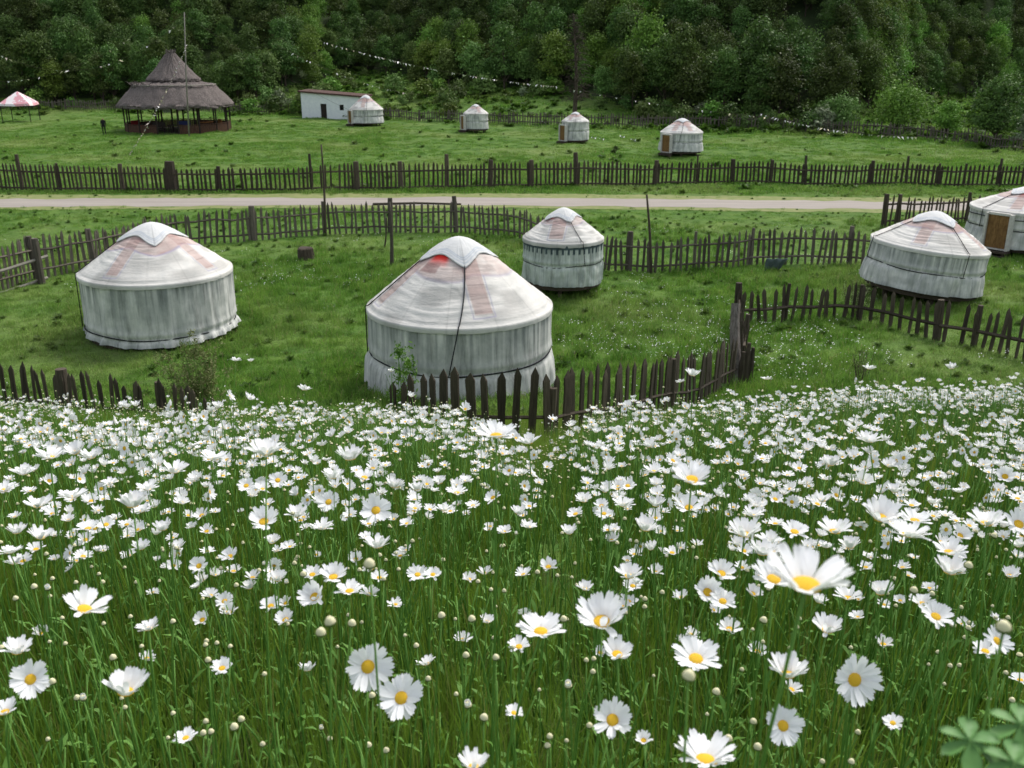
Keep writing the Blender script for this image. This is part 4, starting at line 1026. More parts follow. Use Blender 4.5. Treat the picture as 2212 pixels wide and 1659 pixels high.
# ---------------------------------------------------------------- pavilion
M['thatch'] = None
m, nt, b = newmat('grey_thatch'); tc = N(nt, 'ShaderNodeTexCoord').outputs['Object']
f = noise(nt, 2.5, stretched(nt, tc, (3, 3, .8)), 6, .75); g = noise(nt, .8, stretched(nt, tc, (.5, .5, 5)), 4, .6)
c = mixc(nt, g, ramp(nt, f, [(.32, (.05, .042, .038)), (.68, (.27, .235, .215))]), (.11, .09, .085))
nt.links.new(c, b.inputs['Base Color']); bump(nt, b, f, 1.0, .1); b.inputs['Roughness'].default_value = 1; M['thatch'] = m
M['redboard'] = simple('red_brown_boarding', (.04, .021, .015), (.11, .055, .034), 3, .8, .2, (3, 3, 1))
M['darkwood'] = simple('dark_timber', (.018, .014, .011), (.04, .03, .025), 6)
def pavilion():
    px, py = ax(386, 270, 110); g0 = Z1(px, py); e = empty('thatched_pavilion', (px, py, g0), .2, 'round open pavilion with a two-tier grey thatched roof and a red-brown parapet', 'pavilion')
    r = np.random.default_rng(5)
    def tier(name, prof, n=144, rag=.10, seedn=0):
        ph = np.linspace(0, 2 * math.pi, n, endpoint=False); prof = np.array(prof); A, I = np.meshgrid(ph, np.arange(len(prof)), indexing='ij')
        RR = prof[I, 0]; ZZ = prof[I, 1]; fac = 1 / np.cos(((A + .26) % (math.pi / 6)) - math.pi / 12); fac = (fac + 1) / 2
        q = A / (2 * math.pi) * 96
        RR = RR * fac + (vn(q, I * .7, 10 + seedn, 96) - .5) * rag; ZZ = ZZ + (vn(q, I * .9, 20 + seedn, 96) - .5) * rag * 1.6
        P = np.stack([RR * np.cos(A), RR * np.sin(A), ZZ], -1); return P
    def lerp(L_, k=5):
        L_ = np.array(L_, float); t = np.linspace(0, len(L_) - 1, (len(L_) - 1) * k + 1); return np.stack([np.interp(t, range(len(L_)), L_[:, 0]), np.interp(t, range(len(L_)), L_[:, 1])], -1)
    P = tier('lower', lerp([(5.6, 2.95), (6.15, 2.70), (6.15, 2.95), (4.45, 4.75), (4.35, 4.95), (2.4, 5.35)], 6), rag=.16); lo = mk('lower_roof', P, grid(P, True), M['thatch'], e, False)
    P = tier('upper', lerp([(2.4, 5.55), (2.85, 5.36), (2.85, 5.55), (1.6, 6.85), (.42, 8.30), (.05, 8.5)], 6), rag=.12, seedn=4); mk('upper_roof', P, grid(P, True), M['thatch'], e, False)
    P = tier('collar', lerp([(2.35, 5.2), (2.35, 5.6)], 2), rag=.02); mk('roof_collar', P, grid(P, True), M['darkwood'], e)
    # batten ring on the ledge and tufts
    th = np.linspace(0, 2 * math.pi, 13); MB().tube(np.stack([4.42 * np.cos(th), 4.42 * np.sin(th), 4.98 + 0 * th], -1), .06, 5).build('batten', M['greyrail'], lo)
    mb = MB()
    for i in range(46):
        a = r.normal(3.5, .25); rr = r.uniform(3.6, 4.6); l = r.uniform(.3, .8); p = np.array([rr * math.cos(a), rr * math.sin(a), 5.0]); mb.tube([p, p + (r.normal(0, .3), r.normal(0, .3), l * .5)], [.05, .02], 4)
    for i in range(60):
        a = r.uniform(0, 6.28); p = np.array([.35 * math.cos(a), .35 * math.sin(a), 8.2]); mb.tube([p, p + (.25 * math.cos(a) * r.random(), .25 * math.sin(a), r.uniform(.2, .5))], [.05, .02], 4)
    mb.build('loose_thatch', M['thatch'], lo)
    for i in range(16):
        a = i * 2 * math.pi / 16 + .12; MB().tube([(5.6 * math.cos(a), 5.6 * math.sin(a), -.2), (5.6 * math.cos(a), 5.6 * math.sin(a), 3.15)], .085, 6).build('post', M['darkwood'], e)
    for i in range(6):
        a = i * 1.047 + .4; MB().tube([(2.4 * math.cos(a), 2.4 * math.sin(a), 0), (2.4 * math.cos(a), 2.4 * math.sin(a), 5.4)], .10, 6).build('post', M['darkwood'], e)
    for i in range(16):
        if i == 11: continue
        a0, a1 = i * 2 * math.pi / 16 + .12, (i + 1) * 2 * math.pi / 16 + .12; p0 = np.array([math.cos(a0), math.sin(a0)]) * 5.62; p1 = np.array([math.cos(a1), math.sin(a1)]) * 5.62
        c_ = (p0 + p1) / 2; L_ = np.linalg.norm(p1 - p0) - .18; an = math.atan2(p1[1] - p0[1], p1[0] - p0[0]); Rm = Matrix.Rotation(an, 3, 'Z')
        mb = MB(); nb = 9
        for k in range(nb):
            o_ = (k + .5) / nb * L_ - L_ / 2; mb.box((c_[0] + o_ * math.cos(an), c_[1] + o_ * math.sin(an), .45), (L_ / nb * .9, .04, .86 + .06 * (k % 2)), R=Rm)
        mb.box((c_[0], c_[1], .98), (L_, .10, .06), R=Rm); mb.build('parapet', M['redboard'], e)
    n = 32; th = np.arange(n) * 2 * math.pi / n; mb = MB()
    mb.add([(5.5 * math.cos(a), 5.5 * math.sin(a), z_) for z_ in (-.1, .12) for a in th], [tuple(range(n, 2 * n))] + [(i, (i + 1) % n, n + (i + 1) % n, n + i) for i in range(n)]); mb.build('floor', M['wood_dark'], e)
    # dark beam ring under the eave
    th = np.linspace(0, 2 * math.pi, 17) + .12; MB().tube(np.stack([5.6 * np.cos(th), 5.6 * np.sin(th), 3.05 + 0 * th], -1), .1, 5).build('beam', M['darkwood'], e)
    # furniture
    cols = {'blue': simple('dark_blue_cloth', (.03, .04, .12)), 'white': simple('white_cloth', (.55, .55, .6)), 'red': simple('red_cloth', (.25, .03, .03)), 'orange': simple('orange_wood', (.30, .13, .04))}
    def table(dx, dy, lab, h=.75, tm='darkwood'):
        t = empty('table', (px + dx, py + dy, g0 + .12), r.uniform(0, 3), lab, 'table', 'tables inside the pavilion'); mt = M[tm] if tm in M else cols[tm]
        MB().box((0, 0, h), (1.5, .8, .06)).build('tabletop', mt, t)
        for sx in (-1, 1):
            for sy in (-1, 1): MB().box((sx * .65, sy * .32, h / 2 - .02), (.07, .07, h - .04)).build('leg', M['darkwood'], t)
    table(-3.2, -1.8, 'dark table at the left inside the pavilion'); table(3.6, -1.4, 'table with an orange top at the right inside the pavilion', .95, 'orange'); table(.8, -3.4, 'dark table behind the front parapet of the pavilion')
    def bench(dx, dy, rz_, lab, mt):
        t = empty('bench', (px + dx, py + dy, g0 + .12), rz_, lab, 'bench', 'benches inside the pavilion')
        MB().box((0, 0, .45), (1.4, .4, .06)).build('seat', mt, t); MB().box((0, .19, .85), (1.4, .05, .5)).build('backrest', mt, t)
        for sx in (-1, 1): MB().box((sx * .6, 0, .21), (.07, .36, .42)).build('leg', M['darkwood'], t)
    bench(-4.3, -.9, 1.2, 'red-covered bench at the left side inside the pavilion', cols['red']); bench(1.3, -2.3, .1, 'dark blue high-backed bench right of the middle of the pavilion', cols['blue']); bench(4.3, .6, -1.0, 'orange bench near the right posts of the pavilion', cols['orange']); bench(-.9, -3.9, 0, 'dark bench at the front middle of the pavilion', M['darkwood'])
    cl = MB(); V = []; F = []
    for i in range(9):
        x_ = -.4 + i * .1; V += [(x_, .03 * math.sin(i * 2), 0), (x_, .05 * math.sin(i * 2.3), -.75 - .05 * (i % 3))]
        if i: F.append((2 * i - 2, 2 * i, 2 * i + 1, 2 * i - 1))
    cl.add(V, F); o = cl.build('hanging_cloth', cols['white']); o.location = (px - .25, py - 2.6, g0 + 2.95); tag(o, 'pale cloth hanging under the roof near the middle of the pavilion', 'cloth')
pavilion()
# tall pole with guy lines and pennant strings
fx, fy = ax(407, 283, 101.5); fz = Z1(fx, fy); ft = at_y(398, 26, 101.5)
o = MB().tube([(0, 0, -.3), (ft - (fx, fy, fz)) * .5 + (-.06, 0, 0), ft - (fx, fy, fz)], [.085, .07, .05], 7).build('flagpole', M['greyrail'], smooth=True); o.location = (fx, fy, fz)
tag(o, 'very tall slim pole standing in front of the thatched pavilion', 'pole')
flagm = [simple('white_flag', (.85, .83, .80)), simple('faded_flag', (.6, .52, .45)), simple('yellowish_flag', (.75, .68, .45))]
def bunting(label, A_, B_, sag, nf, size=.26, keep=1.0, cord=.012, seed=0, wire=False):
    r = np.random.default_rng(seed); A_ = np.array(A_, float); B_ = np.array(B_, float)
    t = np.linspace(0, 1, 30); P_ = A_ + (B_ - A_) * t[:, None]; P_[:, 2] -= sag * 4 * t * (1 - t)
    e = empty('guy_line' if wire else 'bunting_line', A_, 0, label, 'guy line' if wire else 'bunting', None)
    MB().tube(P_ - A_, cord, 4).build('cord', M['picket'], e)
    for i in range(nf):
        if r.random() > keep: continue
        s = (i + r.uniform(.2, .8)) / nf; p = A_ + (B_ - A_) * s; p[2] -= sag * 4 * s * (1 - s); p = p - A_
        w_ = size * r.uniform(.6, 1.1); h_ = size * r.uniform(.5, 1.2); d = r.normal(0, .08, 2); a = r.uniform(-1, 1); ux = np.array([math.cos(a), math.sin(a), 0]) * w_ / 2; mb = MB()
        V = [p - ux, p, p + ux, p + ux * .5 + (d[0], d[1], -h_ * .55), p + (d[0] * 2, d[1] * 2, -h_), p - ux * .5 + (d[0], d[1] * 1.2, -h_ * .55)]
        mb.add(V, [(0, 1, 4, 5), (1, 2, 3, 4)]); mb.build('flag', flagm[int(r.integers(0, 3))] if r.random() < .5 else flagm[0], e)
FT = ft
q0 = gp(278, 337)
bunting('pale pennant string slanting from high on the pole down to the grass', (q0[0], q0[1], Z1(*q0) + .05), FT - (0, 0, 3.0), .5, 52, .17, .85, seed=1)
bunting('string of white pennants hanging across the dark trees at the top left', at_y(-30, 104, 112), FT - (0, 0, .5), 3.6, 44, .26, .42, seed=2)
bunting('lower left string of white pennants against the trees above the red canopy', at_y(-30, 175, 116), at_y(300, 70, 100), 1.4, 26, .26, .5, seed=3)
bunting('long string of white pennants sloping down across the woods in the middle', at_y(690, 88, 112), at_y(1205, 187, 112), .7, 88, .24, .72, seed=4)
bunting('faint string of pennants between the pavilion roof and the long pennant string', at_y(590, 92, 108), at_y(905, 205, 118), .9, 36, .2, .45, seed=5)
bunting('row of pennants dipping toward the bare tree and the far fence', at_y(1215, 190, 112), at_y(1700, 258, 106), .3, 26, .24, .5, seed=6)
bunting('pennants sagging along the far fence in front of the bushes', at_y(1640, 245, 97), at_y(1980, 296, 92), .5, 50, .24, .7, seed=7)
bunting('thin guy line from the pole top to the ground at the pavilion side', FT - (0, 0, .3), (fx - 4.5, fy + 5, Z1(fx - 4.5, fy + 5) + 3.6), .15, 0, wire=True)
bunting('thin guy line from the pole top down to the right behind the pavilion roof', FT - (0, 0, .3), (fx + 14, fy + 24, Z1(fx + 14, fy + 24) + .8), .5, 0, wire=True)

# red and white canopy
def canopy():
    x, y = ax(47, 260, 124); g0 = Z1(x, y); e = empty('canopy_tent', (x, y, g0), .12, 'small red and white canopy on four thin legs at the left edge', 'canopy')
    m, nt, b = newmat('red_white_cloth'); tc = N(nt, 'ShaderNodeTexCoord').outputs['Object']; sp = N(nt, 'ShaderNodeSeparateXYZ'); nt.links.new(tc, sp.inputs[0])
    an = math_(nt, 'ARCTAN2', sp.outputs[1], sp.outputs[0]); st = math_(nt, 'SINE', math_(nt, 'MULTIPLY', an, 4)); f = noise(nt, 2, tc, 3)
    f = noise(nt, 1.3, tc, 4); k = math_(nt, 'GREATER_THAN', math_(nt, 'ADD', math_(nt, 'MULTIPLY', st, .10), f), .50)
    nt.links.new(mixc(nt, k, (.78, .72, .72), (.70, .34, .38)), b.inputs['Base Color'])
    a_ = 1.75; V = []; F = []; n = 10
    ring = [(-1, -1), (0, -1.0), (1, -1), (1.0, 0), (1, 1), (0, 1.0), (-1, 1), (-1.0, 0)]
    for t, z_ in ((1.03, 2.0), (1.0, 2.25), (.66, 2.75), (.33, 3.2), (.04, 3.6)):
        for i, (u_, v_) in enumerate(ring): V.append((u_ * a_ * t, v_ * a_ * t, z_ - (.08 if i % 2 and t > .5 else 0)))
    for k_ in range(4):
        for j in range(8): F.append((k_ * 8 + j, k_ * 8 + (j + 1) % 8, (k_ + 1) * 8 + (j + 1) % 8, (k_ + 1) * 8 + j))
    mk('canopy_cloth', V, F, m, e)
    for sx in (-1, 1):
        for sy in (-1, 1): MB().tube([(sx * a_ * .95, sy * a_ * .95, -.1), (sx * a_ * .95, sy * a_ * .95, 2.2)], .05, 6).build('leg', M['darkwood'], e)
canopy()
# white shed
def shed():
    x, y = ax(727, 240, 131); g0 = Z1(x, y); e = empty('shed', (x, y, g0), -.10, 'low white-plastered shed with a sloping brown roof, dark door and one small window', 'shed')
    wm = simple('whitewashed_plaster', (.66, .69, .72), (.80, .82, .82), 2.5, .9, .3)
    W_, D_ = 8.2, 4.0; hl, hr = 3.35, 2.75; t = .2
    def hz(x_): return hl + (hr - hl) * (x_ + W_ / 2) / W_
    door = (-1.55, -.75, 0, 1.95); win = (1.0, 1.55, 1.15, 1.85)
    xsb = [-W_ / 2, door[0], door[1], win[0], win[1], W_ / 2]; mb = MB()
    def prism(xa, xb, y0, y1, z0, z1a, z1b):
        mb.add([(xa, y0, z0), (xb, y0, z0), (xb, y1, z0), (xa, y1, z0), (xa, y0, z1a), (xb, y0, z1b), (xb, y1, z1b), (xa, y1, z1a)], [(3, 2, 1, 0), (4, 5, 6, 7), (0, 1, 5, 4), (1, 2, 6, 5), (2, 3, 7, 6), (3, 0, 4, 7)])
    y0, y1 = -D_ / 2, -D_ / 2 + t
    prism(xsb[0], xsb[1], y0, y1, -.2, hz(xsb[0]), hz(xsb[1])); prism(xsb[1], xsb[2], y0, y1, door[3], hz(xsb[1]), hz(xsb[2])); prism(xsb[2], xsb[3], y0, y1, -.2, hz(xsb[2]), hz(xsb[3]))
    prism(xsb[3], xsb[4], y0, y1, -.2, win[2], win[2]); prism(xsb[3], xsb[4], y0, y1, win[3], hz(xsb[3]), hz(xsb[4])); prism(xsb[4], xsb[5], y0, y1, -.2, hz(xsb[4]), hz(xsb[5]))
    prism(-W_ / 2, W_ / 2, D_ / 2 - t, D_ / 2, -.2, hl, hr); prism(-W_ / 2, -W_ / 2 + t, y1, D_ / 2 - t, -.2, hl, hl); prism(W_ / 2 - t, W_ / 2, y1, D_ / 2 - t, -.2, hr, hr)
    mb.build('wall', wm, e)
    rb = simple('rusty_brown_roof', (.05, .028, .022), (.11, .06, .05), 3, .8, .3); mb = MB(); o_ = .3
    mb.add([(-W_ / 2 - o_, -D_ / 2 - o_, hl + .06), (W_ / 2 + o_, -D_ / 2 - o_, hr + .02), (W_ / 2 + o_, D_ / 2 + o_, hr + .02), (-W_ / 2 - o_, D_ / 2 + o_, hl + .06), (-W_ / 2 - o_, -D_ / 2 - o_, hl + .24), (W_ / 2 + o_, -D_ / 2 - o_, hr + .2), (W_ / 2 + o_, D_ / 2 + o_, hr + .25), (-W_ / 2 - o_, D_ / 2 + o_, hl + .29)],
           [(3, 2, 1, 0), (4, 5, 6, 7), (0, 1, 5, 4), (1, 2, 6, 5), (2, 3, 7, 6), (3, 0, 4, 7)]); mb.build('roof', rb, e)
    MB().box(((door[0] + door[1]) / 2, -D_ / 2 + .14, .97), (.78, .06, 1.94)).build('door', M['darkwood'], e)
    wf = MB()
    for sx in (win[0] + .03, win[1] - .03): wf.box((sx, -D_ / 2 + .10, 1.5), (.06, .08, .70))
    wf.box((1.275, -D_ / 2 + .10, 1.82), (.43, .076, .06)); wf.box((1.275, -D_ / 2 + .10, 1.18), (.43, .076, .06)); w_ = wf.build('window', M['darkwood'], e)
    MB().box((1.275, -D_ / 2 + .12, 1.5), (.43, .02, .58)).build('pane', simple('dark_glass', (.01, .012, .015), rough=.1), w_)
shed()

# standing person in dark clothes
def person():
    x, y = gp(226, 291); g0 = Z1(x, y); bm_ = bpy.data.meshes.new('person')
    J = {'pel': (0, 0, .95, .15), 'sp': (0, .01, 1.2, .145), 'ch': (0, 0, 1.38, .16), 'nk': (0, -.01, 1.5, .06), 'hd': (0, -.03, 1.6, .09), 'tp': (0, -.03, 1.68, .08),
         'hl': (-.10, 0, .9, .095), 'kl': (-.11, -.02, .5, .065), 'al': (-.11, .02, .09, .045), 'fl': (-.12, -.13, .04, .04), 'hr': (.10, 0, .9, .095), 'kr': (.12, -.01, .5, .065), 'ar': (.13, .03, .09, .045), 'fr': (.15, -.12, .04, .04),
         'sl': (-.19, 0, 1.42, .07), 'el': (-.24, .03, 1.13, .048), 'wl': (-.22, -.04, .88, .032), 'hnl': (-.21, -.06, .78, .035), 'sr': (.19, 0, 1.42, .07), 'er': (.25, .02, 1.13, .048), 'wr': (.23, -.05, .88, .032), 'hnr': (.22, -.07, .78, .035)}
    E_ = ['pel-sp', 'sp-ch', 'ch-nk', 'nk-hd', 'hd-tp', 'pel-hl', 'hl-kl', 'kl-al', 'al-fl', 'pel-hr', 'hr-kr', 'kr-ar', 'ar-fr', 'ch-sl', 'sl-el', 'el-wl', 'wl-hnl', 'ch-sr', 'sr-er', 'er-wr', 'wr-hnr']
    ks = list(J); bm_.from_pydata([J[k][:3] for k in ks], [tuple(ks.index(q) for q in s.split('-')) for s in E_], [])
    o = bpy.data.objects.new('person', bm_); COL.objects.link(o); o.location = (x, y, g0); o.rotation_euler = (0, 0, .5)
    md = o.modifiers.new('skin', 'SKIN'); ly = bm_.skin_vertices[0]
    for i, k in enumerate(ks): ly.data[i].radius = (J[k][3],) * 2
    ly.data[0].use_root = True
    o.modifiers.new('sub', 'SUBSURF').levels = 1
    m, nt, b = newmat('dark_clothes_and_skin'); tc = N(nt, 'ShaderNodeTexCoord').outputs['Object']; sp = N(nt, 'ShaderNodeSeparateXYZ'); nt.links.new(tc, sp.inputs[0])
    k = math_(nt, 'GREATER_THAN', sp.outputs[2], 1.52); c = mixc(nt, k, (.012, .012, .014), (.30, .17, .11)); c = mixc(nt, math_(nt, 'GREATER_THAN', sp.outputs[2], 1.66), c, (.01, .008, .006))
    nt.links.new(c, b.inputs['Base Color']); bm_.materials.append(m)
    tag(o, 'person in dark clothes standing in the grass left of the thatched pavilion', 'person')
person()

# ---------------------------------------------------------------- trees
def crown_geo(seed, R, H, nblob, nleaf, leaf, flat=1.0, z0=.9, droop=0):
    r = np.random.default_rng(seed); V = []; cs = []
    for i in range(nblob):
        t = (i + .5) / nblob; zc = z0 + H * (.10 + .82 * t); wr = R * math.sin(math.pi * min(.97, .20 + .75 * t)) ** .8
        a = r.uniform(0, 6.283); d = wr * r.uniform(.25, .72) if i < nblob - 1 else 0; cs.append((d * math.cos(a), d * math.sin(a), zc, R * r.uniform(.30, .48)))
    cs = np.array(cs); per = r.choice(nblob, nleaf, p=cs[:, 3] ** 2 / (cs[:, 3] ** 2).sum()); C_ = cs[per]
    n = r.normal(0, 1, (nleaf, 3)); n[:, 2] = np.abs(n[:, 2]) * .9 + n[:, 2] * .35; n /= np.linalg.norm(n, axis=1)[:, None]
    rad = C_[:, 3] * (r.uniform(.35, 1.15, nleaf) ** .6 + .30 * np.abs(r.normal(0, 1, nleaf)) ** 2 * .5) * (1 + .22 * np.sin(n[:, 0] * 7 + per) * np.sin(n[:, 2] * 6))
    P_ = C_[:, :3] + n * rad[:, None] * [1, 1, flat * .9]
    nn = n + r.normal(0, .55, (nleaf, 3)); nn /= np.linalg.norm(nn, axis=1)[:, None]
    a = np.cross(nn, r.normal(0, 1, (nleaf, 3))); a /= np.linalg.norm(a, axis=1)[:, None]; b = np.cross(nn, a)
    s1 = leaf * r.uniform(.5, 1.25, nleaf)[:, None]; s2 = s1 * r.uniform(.45, .8, nleaf)[:, None]
    Q = np.stack([P_ - a * s1, P_ - b * s2 + nn * s1 * .2, P_ + a * s1, P_ + b * s2 + nn * s1 * .2], 1)
    return Q.reshape(-1, 3), np.arange(nleaf * 4).reshape(-1, 4), cs
def trunk_mb(seed, H, r0, cs, k=7):
    r = np.random.default_rng(seed); mb = MB(); t = np.linspace(0, 1, 7); bx = r.normal(0, .05 * H); P_ = np.stack([bx * t ** 2, .5 * bx * t, -.4 + t * (H + .4)], -1); mb.tube(P_, np.linspace(r0, r0 * .25, 7), 7)
    for c in cs[:k]:
        h = max(.4, min(c[2] - .3, H * .9)); f = (h * .55 + .4) / (H + .4); p0 = np.array([bx * f ** 2, .5 * bx * f, h * .55]); mb.tube([p0, (p0 + c[:3]) / 2 + (0, 0, -.1), c[:3]], [r0 * .45, r0 * .3, r0 * .12], 5)
    return mb
def tree_pair(seed, R, H, z0, nleaf, leaf, mat, nblob=16, r0=.14, flat=1.0):
    V, F, cs = crown_geo(seed, R, H, nblob, nleaf, leaf, flat, z0); cr = mk('crown', V, F, M[mat], link=False)
    tr = trunk_mb(seed, z0 + H * .6, r0, cs).build('trunk', M['bark'], smooth=True, link=False); return cr, tr
FOREST = []
kinds = [('leaf', 2.2, 5.2, 1.0), ('leaf', 1.9, 6.2, 1.2), ('leaf', 2.6, 4.6, .8), ('leaf', 2.3, 6.0, 1.0), ('leaf_bright', 2.3, 5.0, .8), ('leaf_shrub', 2.0, 4.2, .6)]
for i, (mt, R_, H_, z0_) in enumerate(kinds):
    FOREST.append(tree_pair(700 + i, R_, H_, z0_, 3400, .14, mt, 26))
def merged(i, pr):
    cr, tr = pr; V1 = np.empty(len(cr.data.vertices) * 3, np.float32); cr.data.vertices.foreach_get('co', V1); V1 = V1.reshape(-1, 3)
    V2 = np.empty(len(tr.data.vertices) * 3, np.float32); tr.data.vertices.foreach_get('co', V2); V2 = V2.reshape(-1, 3)
    F = [tuple(p.vertices) for p in cr.data.polygons] + [tuple(q + len(V1) for q in p.vertices) for p in tr.data.polygons]
    return mk('forest_tree_%d' % i, np.concatenate([V1, V2]), F, [cr.data.materials[0], M['bark']], mi=[0] * len(cr.data.polygons) + [1] * len(tr.data.polygons), link=False)
fcol = coll_of([merged(i, p) for i, p in enumerate(FOREST)], 'forest_kinds')
# candidates: jittered grid on the slope
gx, gy = np.meshgrid(np.arange(-150, 150, 2.7), np.arange(104, 262, 2.7)); x = (gx + rng.uniform(-1.3, 1.3, gx.shape)).ravel(); y = (gy + rng.uniform(-1.3, 1.3, gy.shape)).ravel()
ex = np.stack([rng.uniform(40, 95, 2600), rng.uniform(108, 215, 2600)]); ea = ex[0] / ex[1]; ek = (ea > .355) & (ea < .425); x = np.concatenate([x, ex[0][ek]]); y = np.concatenate([y, ex[1][ek]])
a = x / y; dt = np.interp(a, _DTa, _DTv); depth = y - dt
k = (np.abs(a) < .64) & (depth > -1.0) & (depth < 75) & (rng.random(len(x)) < np.where(depth < 40, .92, .55))
x, y, depth, a = x[k], y[k], depth[k], a[k]
far_ = a > .385
sc_ = rng.uniform(.62, 1.15, len(x)) * (.75 + .55 * fbm(x * .12, y * .12, 33)) * np.where(far_, .78, 1.0)
br = fbm(x * .06, y * .06, 44)
rim = (np.abs(a - azu(690)) < .018) | (np.abs(a - azu(1850)) < .022)  # spur edges get more of the brighter foliage: light on them put into colour
kd = rng.choice([0, 1, 2, 3], len(x)); kd = np.where((br > .54) & (rng.random(len(x)) < .45) | (rim & (rng.random(len(x)) < .65)), 4, kd); kd = np.where(rng.random(len(x)) < .12, 5, kd)
front = depth < 3.4
# individual trees: the first row along the foot of the hill
fi = np.nonzero(front & (np.abs(a) < .56))[0]; fi = fi[np.argsort(a[fi])][::2][:90]
SIDE = ['along the foot of the hill behind the pavilion', 'at the wood edge behind the white shed', 'at the wood edge above the far yurts', 'at the wood edge left of the bushes', 'in the far wood behind the bushes at the right']
for j in fi:
    u_ = (a[j] * FPX + 512) / S; sd_ = SIDE[0] if u_ < 560 else SIDE[1] if u_ < 950 else SIDE[2] if u_ < 1500 else SIDE[3] if u_ < 1850 else SIDE[4]
    cr, tr = FOREST[kd[j]]; s_ = float(sc_[j]); e = empty('broadleaf_tree', (x[j], y[j], Z1(x[j], y[j])), float(rng.uniform(0, 6.28)), ('bright green' if kd[j] == 4 else 'dark green') + ' leafy tree ' + sd_, 'tree', 'trees along the wood edge')
    e.scale = (s_, s_, s_ * float(rng.uniform(.9, 1.15))); copyobj(cr, e); copyobj(tr, e)
k = np.ones(len(x), bool); k[fi] = False; n = k.sum()
scatter('forest', np.stack([x[k], y[k], Z(x[k], y[k])], -1), rz(n, .05), sc3(sc_[k], rng.uniform(.85, 1.2, n)), kd[k], fcol, 'dense dark green broadleaf forest covering the steep hillside', 'forest')
print('forest', n, 'front', len(fi))
# undergrowth shrubs on the foot slope and between meadow and wood
shr = [tree_pair(760 + i, 1.5, 1.7, .1, 700, .15, ['leaf_shrub', 'leaf_bright', 'leaf', 'leaf_pale'][i], 9, .05) for i in range(4)]
cnts = 0
for (u0, u1, n_, ds) in ((560, 1000, 36, (-30, -1)), (1000, 1330, 16, (-10, 1)), (1330, 1800, 34, (-7, 2)), (0, 560, 16, (-6, 1)), (1880, 2212, 12, (-30, 2))):
    for i in range(n_):
        az_ = azu(random.uniform(u0, u1)); D_ = float(np.interp(az_, _DTa, _DTv)) + random.uniform(*ds); D_ = max(D_, float(np.interp(az_, _DFa, _DFv)) + 3); X_, Y_ = az_ * D_, D_
        cr, tr = shr[random.choices([0, 1, 2, 3], [7, 3, 1, .3])[0]]; s_ = random.uniform(.5, 1.25) * (1.1 if u0 == 560 else 1)
        e = empty('shrub', (X_, Y_, Z1(X_, Y_)), random.uniform(0, 6.28), 'low green shrub on the rough slope ' + {560: 'above the white shed', 1000: 'below the wood in the middle', 1330: 'at the wood edge behind the widest far yurt', 0: 'behind the thatched pavilion', 1880: 'in the far meadow at the right'}[u0], 'shrub', 'shrubs below the wood')
        e.scale = (s_ * random.uniform(.9, 1.3), s_, s_); copyobj(cr, e); copyobj(tr, e)
def lone(name, label, cat, u, v, vt, wpx, mat, nleaf, leaf, seed, z0f=.18, Yd=None, nblob=20, r0=.12, group=None):
    if Yd: x, y = ax(u, 200, Yd)
    else: x, y = gp(u, v)
    g0 = Z1(x, y); zt = at_y(u, vt, y)[2] - g0; R_ = wpx * S / FPX * (y / CP) / 2 / 1.05
    V, F, cs = crown_geo(seed, R_, zt * (1 - z0f), nblob, nleaf, leaf, 1.0, zt * z0f); e = empty(name, (x, y, g0), 0, label, cat, group)
    mk('crown', V, F, M[mat], e); trunk_mb(seed, zt * .75, r0, cs).build('trunk', M['bark'], e, True)
lone('rounded_tree', 'rounded bright green tree with a wide crown behind the far fence', 'tree', 1937, 286, 196, 128, 'leaf_bright', 5200, .14, 81, .12, nblob=34)
lone('rounded_tree', 'small bright green tree between the wide crown and the tall dark tree at the right', 'tree', 2042, 296, 224, 72, 'leaf_bright', 2400, .12, 82, .1, nblob=18)
lone('leafy_tree', 'tall dark green tree near the right edge in front of the far wood', 'tree', 2150, 310, 178, 120, 'leaf', 5600, .15, 83, .1, nblob=34)
lone('bush', 'green bush at the foot of the wood left of the wide-crowned tree', 'bush', 1808, 278, 215, 95, 'leaf_shrub', 2800, .14, 84, .02, nblob=18)
lone('bush', 'greyish pale bush cut by the right edge above the far fence', 'bush', 2215, 318, 250, 62, 'leaf_pale', 2200, .12, 85, .03, nblob=14)
lone('leafy_tree', 'dark green tree cut by the right edge behind the pale bush', 'tree', 2225, 300, 205, 90, 'leaf', 3600, .15, 86, .1, nblob=22)
lone('bush', 'low yellowish-green bush at the right corner of the white shed', 'bush', 836, 250, 226, 34, 'leaf_bright', 600, .13, 87, .02, nblob=8)
lone('bush', 'dark green low bush growing by the shed wall', 'bush', 752, 256, 242, 40, 'leaf', 400, .1, 88, .0, nblob=6)
